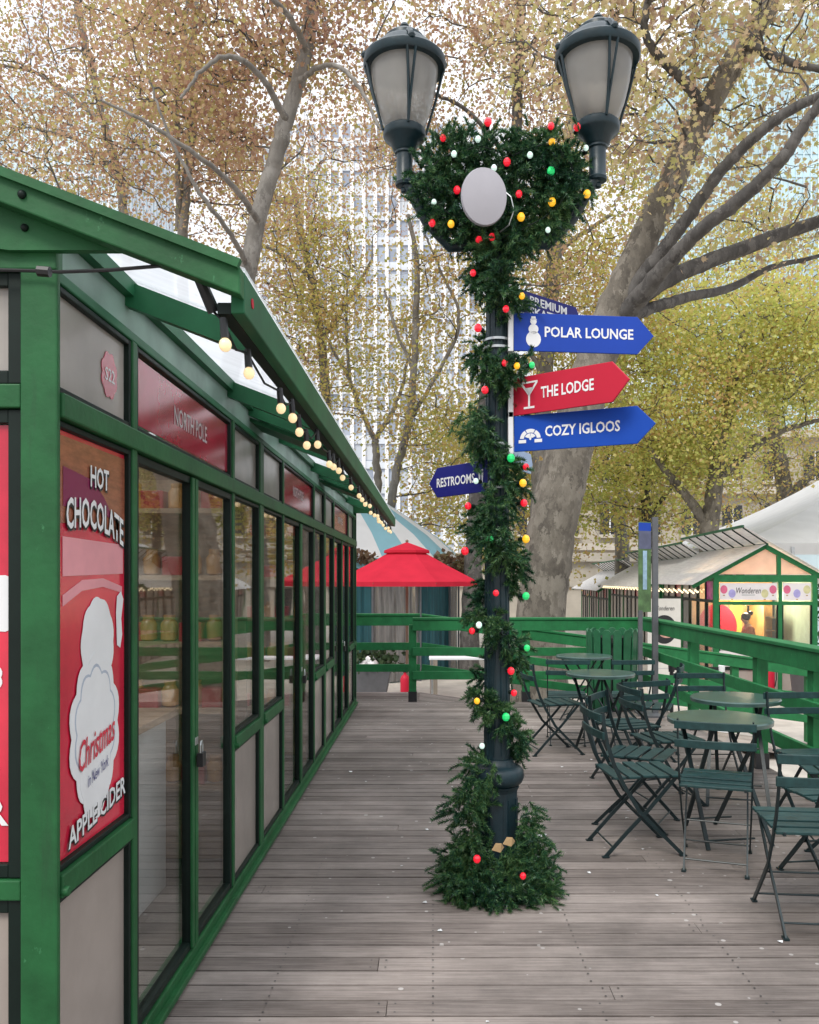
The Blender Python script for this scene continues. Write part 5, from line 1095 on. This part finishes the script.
tower('glass_tower', 'teal glass tower glimpsed through the branches over the side fence', 44, 78, 140, 175, 95, M['tealglass'], M['paleglass'], 1.2, 3.8, .18, .25, M['tealglass'], .25)
tower('glass_tower', 'pale blue glass tower glimpsed at the far left above the kiosk roof', -75, -46, 125, 150, 74, M['paleglass'], M['fin'], 1.6, 3.6, .25, .3, M['spandrel'], .5)
sb = thing('stone_building', (18, 74, GZ), 'low limestone building with rows of dark windows behind the far kiosk', 'building')
MB().box((6,76,GZ),(48,90,15)).build('wall', M['stone2'], sb)
for z in (4.2, 9.2, 14.2): MB().box((5.6,75.2,z),(48.4,75.98,z+.6)).build('cornice', M['stone'], sb)
for z in (.3, 5.6, 10.4):
    for i in range(11):
        x_ = 7.6 + i*3.65; w_ = MB().box((x_,75.7,z),(x_+1.7,75.985,z+2.6)).build('window', M['dark'], sb); MB().box((x_-.2,75.5,z-.3),(x_+1.9,75.98,z-.01)).build('sill', M['stone'], sb); MB().box((x_+.8,75.62,z),(x_+.9,75.69,z+2.6)).build('glazing_bar', M['fin'], w_)
tw = thing('terrace_wall', (12, 44, GZ), 'long pale stone terrace wall with cornice beyond the far kiosks', 'wall')
MB().box((-14,44,GZ),(40,45,2.5)).build('wall', M['stone'], tw); MB().box((-14.2,43.7,2.502),(40.2,45.3,2.95)).build('coping', M['stone'], tw); MB().box((-14.1,43.85,1.2),(40.1,43.99,1.4)).build('string_course', M['stone'], tw)
for i in range(18): MB().box((-12+i*2.9,43.93,GZ+.2),(-11.2+i*2.9,43.995,1.1)).build('recess', M['dark'], tw)

# ================================================================== TREES
def crook(pts, amp, n=3):
    out = [Vector(pts[0][:3])]; rad = [pts[0][3]]
    for a, b in zip(pts, pts[1:]):
        for i in range(1, n + 1):
            f = i / n; p = Vector(a[:3]).lerp(Vector(b[:3]), f)
            if i < n: p += Vector((random.gauss(0, amp), random.gauss(0, amp), random.gauss(0, amp * .5)))
            out.append(p); rad.append(a[3] + (b[3] - a[3]) * f)
    return out, rad
def smooth_path(pts, it=2):
    for _ in range(it):
        q = [pts[0]]
        for a, b in zip(pts, pts[1:]): q += [tuple(a[i]*.75 + b[i]*.25 for i in range(4)), tuple(a[i]*.25 + b[i]*.75 for i in range(4))]
        q.append(pts[-1]); pts = q
    return pts
def tree(name, label, trunks, Y, clumps, leaf, lsize, bark, seed, per=34, rc=.42, lobed=False, group=None, nside=10, twr=.013, lbark=None):
    """trunks: lists of (px, py, radius_px[, Y]); clumps: (px, py, Y, rx_px, ry_px, depth_m, count)"""
    random.seed(seed); rng = np.random.default_rng(seed)
    sk_ = []; limbs = []; base = None
    for ti, tk in enumerate(trunks):
        pts = []
        for it in tk:
            yy = it[3] if len(it) > 3 else Y; p = P(it[0], it[1], yy); pts.append((p.x, p.y, p.z, it[2] * yy / F))
        if ti == 0:
            base = Vector((pts[0][0], pts[0][1], GZ))
            pts[0] = (pts[0][0], pts[0][1], GZ - .05, pts[0][3])
        sp_ = smooth_path(pts, 2); cp, rd = crook(sp_, .012 * Y / 14, 2); limbs.append(MB().tube(cp, rd, nside if ti == 0 else max(6, nside - 3))); sk_ += [(p, r_) for p, r_ in zip(cp, rd)]
    root = thing(name, base, label, 'tree', group)
    skp = np.array([tuple(p) for p, _ in sk_]); skr = np.array([r_ for _, r_ in sk_])
    cen = []; tw_ = MB()
    nodes_ = [skp]; 
    for (px_, py_, yy, rx_, ry_, dd, cnt) in clumps:
        c = P(px_, py_, yy); loc = []
        for _ in range(cnt):
            while True:
                u = np.array([random.uniform(-1,1) for _ in range(3)])
                if u @ u < 1: break
            q = Vector((c.x + u[0]*rx_*yy/F, c.y + u[1]*dd, c.z + u[2]*ry_*yy/F)); loc.append(q)
        # boughs: a few clumps act as bough ends, others hang from the nearest point of trunk or bough
        loc.sort(key=lambda q: np.min(np.linalg.norm(skp - np.array(q), axis=1)))
        allp = np.concatenate(nodes_)
        for q in loc:
            qa = np.array(q); d_ = np.linalg.norm(allp - qa, axis=1) + np.maximum(0, allp[:,2] - qa[2] + .1) * 1.6
            s_ = Vector(allp[int(np.argmin(d_))]); ln = (q - s_).length
            mid = s_.lerp(q, .5) + Vector((random.gauss(0,.10), random.gauss(0,.10), random.uniform(-.05,.12))) * ln
            m1 = s_.lerp(mid, .5) + Vector((random.gauss(0,.05), random.gauss(0,.05), random.gauss(0,.05))) * ln; m2 = mid.lerp(q, .5) + Vector((random.gauss(0,.06), random.gauss(0,.06), random.gauss(0,.06))) * ln
            r0 = min(.05, twr * (.8 + .7 * ln)); tw_.tube([s_, m1, mid, m2, q], [r0, r0*.85, r0*.7, r0*.5, r0*.3], 5, cap=False)
            allp = np.concatenate([allp, np.array([tuple(m1), tuple(mid), tuple(m2), tuple(q)])])
            for _ in range(3):
                e = q + Vector((random.gauss(0,1), random.gauss(0,1), random.gauss(-.1,.8))) * rc * .9; tw_.tube([q.lerp(s_, .15), q.lerp(e, .5) + Vector((0,0,.04)), e], [r0*.4, r0*.3, r0*.2], 4, cap=False)
            n_ = max(6, int(per * 1.75 * random.uniform(.35, 1.6))); C = qa + rng.normal(0, 1, (n_, 3)) * np.array([rc, rc, rc * .75]) * random.uniform(.75, 1.25); cen.append(C)
        nodes_ = [allp]
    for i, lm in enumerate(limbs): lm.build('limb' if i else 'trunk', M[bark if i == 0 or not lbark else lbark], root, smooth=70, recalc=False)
    tw_.build('branch', M['barkd'], root, smooth=70, recalc=False)
    C = np.concatenate(cen); V_, F_ = leaf_quads(C, lsize, .35, lobed, rng); np_mesh('crown', V_, F_, M[leaf], root)
    return root
G = 'autumn plane trees around the market'
tree('plane_tree', 'large mottled plane tree leaning behind the direction signs with three dark limbs', [
    [(540,720,33),(540,660,26),(541,600,24),(552,530,24),(564,470,24),(583,400,21.5),(605,330,19),(628,280,16.5),(652,220,14),(675,175,13),(700,120,12.5),(728,70,12),(758,25,11),(790,-30,9),(820,-90,6)],
    [(606,345,9,13.5),(616,318,9.5,13.5),(628,300,10,13.4),(646,272,8,13.2),(668,244,6.8,13.0),(690,214,6.2,12.8),(722,168,6,12.5),(745,146,5.6,12.3),(768,124,5.4,12.1),(800,104,5,12),(850,84,4,11.9),(900,56,2.5,11.8)],
    [(606,345,9,13.5),(618,318,9.5,13.4),(640,298,10,13.2),(672,258,7.5,12.6),(700,230,7,12.3),(740,200,7,12.0),(768,174,6.6,11.8),(788,152,6.2,11.6),(806,120,5.4,11.5),(840,82,4.2,11.3),(880,22,2.5,11)],
    [(604,350,9,13.5),(616,322,9.5,13.5),(632,305,10,13.6),(658,283,8.5,13.9),(700,264,7.8,14.2),(750,246,7.2,14.4),(790,231,6.8,14.6),(850,211,5.2,14.8),(920,190,3,15)],
    [(705,112,6,13.4),(690,85,5,13),(660,60,4.5,12.7),(640,30,4,12.5),(655,-20,3,12.4)], [(748,45,5,13.2),(780,60,4,12.8),(830,72,3,12.5)],
    [(612,338,5,13.5),(630,318,6,13.6),(650,308,6,13.8),(690,296,5,14.3),(730,290,4,14.8),(770,266,3,15),(815,258,2,15.2),(870,238,1,15.4)]], 13.5,
    [(720,50,13.2,140,95,1.8,50),(640,70,13,90,90,1.6,18),(560,40,13.6,90,75,1.8,18),(770,190,14.6,80,60,1.2,14),(850,60,14.4,90,110,1.6,20),(700,-40,13,200,80,2,36),(650,170,13.4,60,60,1.2,8)],
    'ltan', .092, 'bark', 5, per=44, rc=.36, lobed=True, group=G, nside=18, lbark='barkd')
tree('plane_tree', 'slim grey plane tree leaning to the sky right behind the glass kiosk roof', [
    [(205,730,12),(222,430,10.5),(238,320,9.5),(250,262,9),(256,225,8.5),(266,190,8.5),(278,150,8),(289,110,7.8),(300,75,7.5),(309,40,7.2),(312,0,6.8),(306,-50,5),(298,-110,3)],
    [(306,50,3.6,15),(290,15,3,14),(265,-8,2.4,13.6),(235,-40,1.6,13.4)], [(285,118,3.6,15),(262,75,3,14.2),(232,52,2.6,13.6),(205,66,2,13.4),(180,98,1.4,13.3)], [(258,220,3.4,15.3),(232,182,2.8,14.4),(190,150,2.4,13.8),(140,118,1.8,13.5),(100,100,1.2,13.4)], [(246,262,3,15.3),(225,225,2.4,14.6),(200,195,2,14.2),(170,140,1.5,14),(150,80,1,13.8)], [(300,80,3,15.3),(330,60,2.4,14.6),(358,80,2,14.2),(380,130,1.4,14)]], 15.5,
    [(230,20,15.6,120,80,1.8,42),(330,20,15.8,80,80,1.8,22),(180,110,16,90,70,1.6,22),(250,-60,15.5,170,60,2,26)], 'lbrown', .092, 'barkg', 6, per=66, rc=.42, group=G, nside=12)
tree('plane_tree', 'pale thin plane tree with twin stems farther back above the kiosk roof', [
    [(186,700,7),(184,400,6),(182,260,5.5),(184,200,5),(190,150,4.5),(195,105,4.2),(191,60,4),(195,10,3.6),(200,-60,2.2)], [(178,230,3,18.5),(178,180,2.8,18.3),(176,110,2.6,18.2),(184,40,2.2,18.1),(190,-30,1.5,18)],
    [(194,108,2.4,19),(225,80,2,19.2),(262,55,1.6,19.4),(290,35,1.2,19.6)]], 18.5,
    [(150,90,18.5,110,90,2,44),(240,130,18.8,90,80,2,28),(120,190,18,110,70,2,24),(180,-20,18.5,160,70,2,26)], 'lbrown', .084, 'barkg', 8, per=74, rc=.5, group=G)
tree('plane_tree', 'thin brown leaved plane tree near the far left picture edge', [
    [(132,700,6),(130,300,5),(124,200,4.4),(114,160,4.2),(104,125,4),(95,80,3.6),(84,40,3.2),(76,5,2.8),(66,-50,2)], [(104,125,2.4,21),(70,95,2,21),(35,70,1.6,21),(0,65,1.2,21)], [(118,175,2.4,21.5),(85,140,2,21.5),(40,130,1.6,21.5)]], 21.5,
    [(70,60,21.5,110,90,2.2,44),(60,160,21,120,60,2.2,30),(-20,90,21,90,110,2.2,26),(140,20,22,90,60,2,18)], 'lbrown', .088, 'barkg', 9, per=74, rc=.55, group=G)
tree('plane_tree', 'dark stemmed plane tree rising straight between the two lanterns', [
    [(468,700,11),(470,640,10),(473,560,9),(478,480,8.4),(488,380,7.6),(502,270,7),(513,180,6),(518,110,5.4),(519,50,5.2),(521,0,5),(526,-60,3.5)], [(514,170,2.5,19.5),(480,120,2.2,19.2),(445,95,1.8,19),(400,88,1.3,18.8)], [(519,60,2.4,20),(550,20,2,20.3),(590,-10,1.5,20.5)]], 20,
    [(480,40,20,90,70,2.2,40),(400,110,20,70,80,2,26),(560,110,20,60,70,2,22),(470,-30,20,140,60,2,26),(540,240,21,50,60,2,12)], 'lbrown', .086, 'barkd', 10, per=74, rc=.5, group=G)
tree('plane_tree', 'grey stemmed plane tree half hidden behind the Premium Skate sign', [
    [(536,700,9),(538,480,8),(543,390,8),(550,310,8.5),(554,260,8),(558,200,6.5),(570,120,5),(585,40,3.5)], [(553,255,3,24),(580,235,2.4,24),(610,215,1.8,24)], [(545,380,3,24),(520,330,2.4,24),(495,300,1.8,24)]], 24,
    [(570,240,24,70,80,2.2,39),(600,130,24,70,90,2.4,47),(525,330,24.5,60,60,2.2,26),(600,330,24,70,50,2.2,29)], 'lyellow', .092, 'barkg', 12, per=70, rc=.55, group=G)
tree('plane_tree', 'yellow plane tree with forked thin trunk before the white finned tower', [
    [(380,700,4.5),(379,520,4),(377,470,3.8),(375,440,3.6)], [(375,440,2.8,25.5),(362,415,2.4,25.4),(350,380,2,25.3),(330,345,1.4,25.2)], [(375,440,2.6,25.5),(390,415,2.2,25.6),(400,398,1.8,25.7),(412,340,1.3,25.8)], [(350,380,1.8,25.3),(345,320,1.4,25.2),(350,260,1,25.2)]], 25.5,
    [(320,270,25.5,75,55,2,39),(300,210,25.5,60,40,2,16),(350,330,25.3,80,45,2,30),(330,390,25,60,40,2,16),(400,345,25.5,35,50,2,10)], 'lyellow', .092, 'barkg', 13, per=64, rc=.5, group=G)
tree('plane_tree', 'yellow plane tree with crooked stem under the left lantern', [
    [(386,700,5),(388,540,4.6),(392,490,4.4),(402,450,4.2),(410,420,4),(414,370,3.6),(416,310,3.2),(418,260,2.8),(408,215,2)], [(410,420,2.4,23),(440,370,2,23),(465,320,1.7,23),(440,270,1.4,23),(425,235,1.1,23)], [(414,370,2,23),(395,330,1.6,23),(385,290,1.2,23)]], 23,
    [(440,300,23,60,55,2,23),(410,410,23,70,60,2,21),(455,430,23.4,60,70,2,30),(440,500,24,60,40,2,14)], 'lyellow', .092, 'barkg', 14, per=62, rc=.5, group=G)
tree('plane_tree', 'orange tinged plane tree showing between the kiosk roof and the slim leaning trunk', [
    [(330,700,6),(328,420,5),(322,340,4.6),(312,280,4),(300,230,3.4),(292,180,2.6)], [(312,280,2.4,27),(280,250,2,27),(255,245,1.5,27)], [(322,340,2.4,27),(350,300,2,27),(372,260,1.5,27)]], 27,
    [(290,260,27,60,60,2.2,29),(240,180,27,80,60,2.4,26),(330,130,28,70,60,2.4,20),(300,330,27,50,50,2.2,17),(380,200,28,50,40,2,7)], 'lbrown', .11, 'barkg', 15, per=54, rc=.6, group=G)
tree('plane_tree', 'yellow green plane tree spreading over the far kiosk roof', [
    [(712,650,13),(712,590,11),(708,540,10),(714,490,8.5),(720,440,7.5),(732,390,6),(745,330,4.5)], [(710,530,6,24),(690,500,5,24),(672,480,4,24),(650,450,3,24)], [(716,480,5,24),(745,455,4,24),(780,430,3,24),(820,420,2,24)]], 24,
    [(720,340,24,110,60,2.6,96),(660,400,24,80,60,2.4,54),(780,360,24,80,55,2.6,66),(690,450,24.5,60,45,2.4,45),(830,330,24,70,70,2.6,45)], 'lgreen', .105, 'bark', 16, per=72, rc=.6, group=G)
tree('plane_tree', 'rust and yellow plane tree above the peak of the white marquee', [
    [(790,650,11),(790,560,9.5),(786,500,8.5),(778,450,7),(768,400,5.5),(760,350,4)], [(786,500,5,41),(815,470,4,41),(850,440,3,41)], [(778,450,4,41),(745,430,3,41),(715,420,2,41)]], 41,
    [(770,430,41,70,50,3.4,60),(830,420,41,70,60,3.4,50),(720,490,42,70,40,3,34),(800,500,42,60,35,3,26)], 'lyellow', .13, 'bark', 17, per=44, rc=.8, group=G)
tree('plane_tree', 'olive plane tree standing behind the banner stand and stone wall', [
    [(648,650,7),(648,560,6),(647,515,5.2),(644,480,4.6),(636,450,3.6),(632,420,2.8)], [(648,520,3,28),(665,495,2.6,28),(676,480,2.2,28),(690,440,1.6,28)], [(645,485,2.6,28),(655,470,2.2,28),(668,455,1.6,28)]], 28,
    [(620,470,28,60,50,2.2,54),(660,440,28,70,50,2.4,54),(600,410,28.5,50,50,2.2,33),(640,520,29,80,25,2,24)], 'lgreen', .125, 'barkd', 18, per=40, rc=.55, group=G)
tree('plane_tree', 'distant olive plane tree filling the gap left of the lamp post', [
    [(500,660,8),(500,560,7),(502,490,6),(505,420,5),(508,360,3.6)], [(502,490,3,32),(470,450,2.4,32),(445,420,1.8,32)], [(505,420,3,32),(535,390,2.4,32),(560,370,1.8,32)]], 32,
    [(500,430,32,60,70,2.6,60),(450,470,32,50,60,2.4,31),(550,460,32,60,70,2.6,57),(530,540,32,60,35,2.2,26),(470,540,33,40,25,2,10)], 'lyellow', .13, 'barkg', 19, per=42, rc=.65, group=G)
tree('plane_tree', 'distant pale plane tree high behind the red Lodge sign', [
    [(622,640,8),(622,520,7),(618,430,6),(622,350,5),(630,280,3.6)], [(622,350,3,33),(660,320,2.4,33),(690,300,1.8,33)]], 33,
    [(640,290,33,80,60,2.6,44),(720,240,33,90,60,2.6,40),(580,290,33,50,60,2.4,24),(790,260,33,80,60,2.6,34),(680,180,34,90,50,2.4,26)], 'lyellow', .14, 'barkg', 20, per=44, rc=.7, group=G)
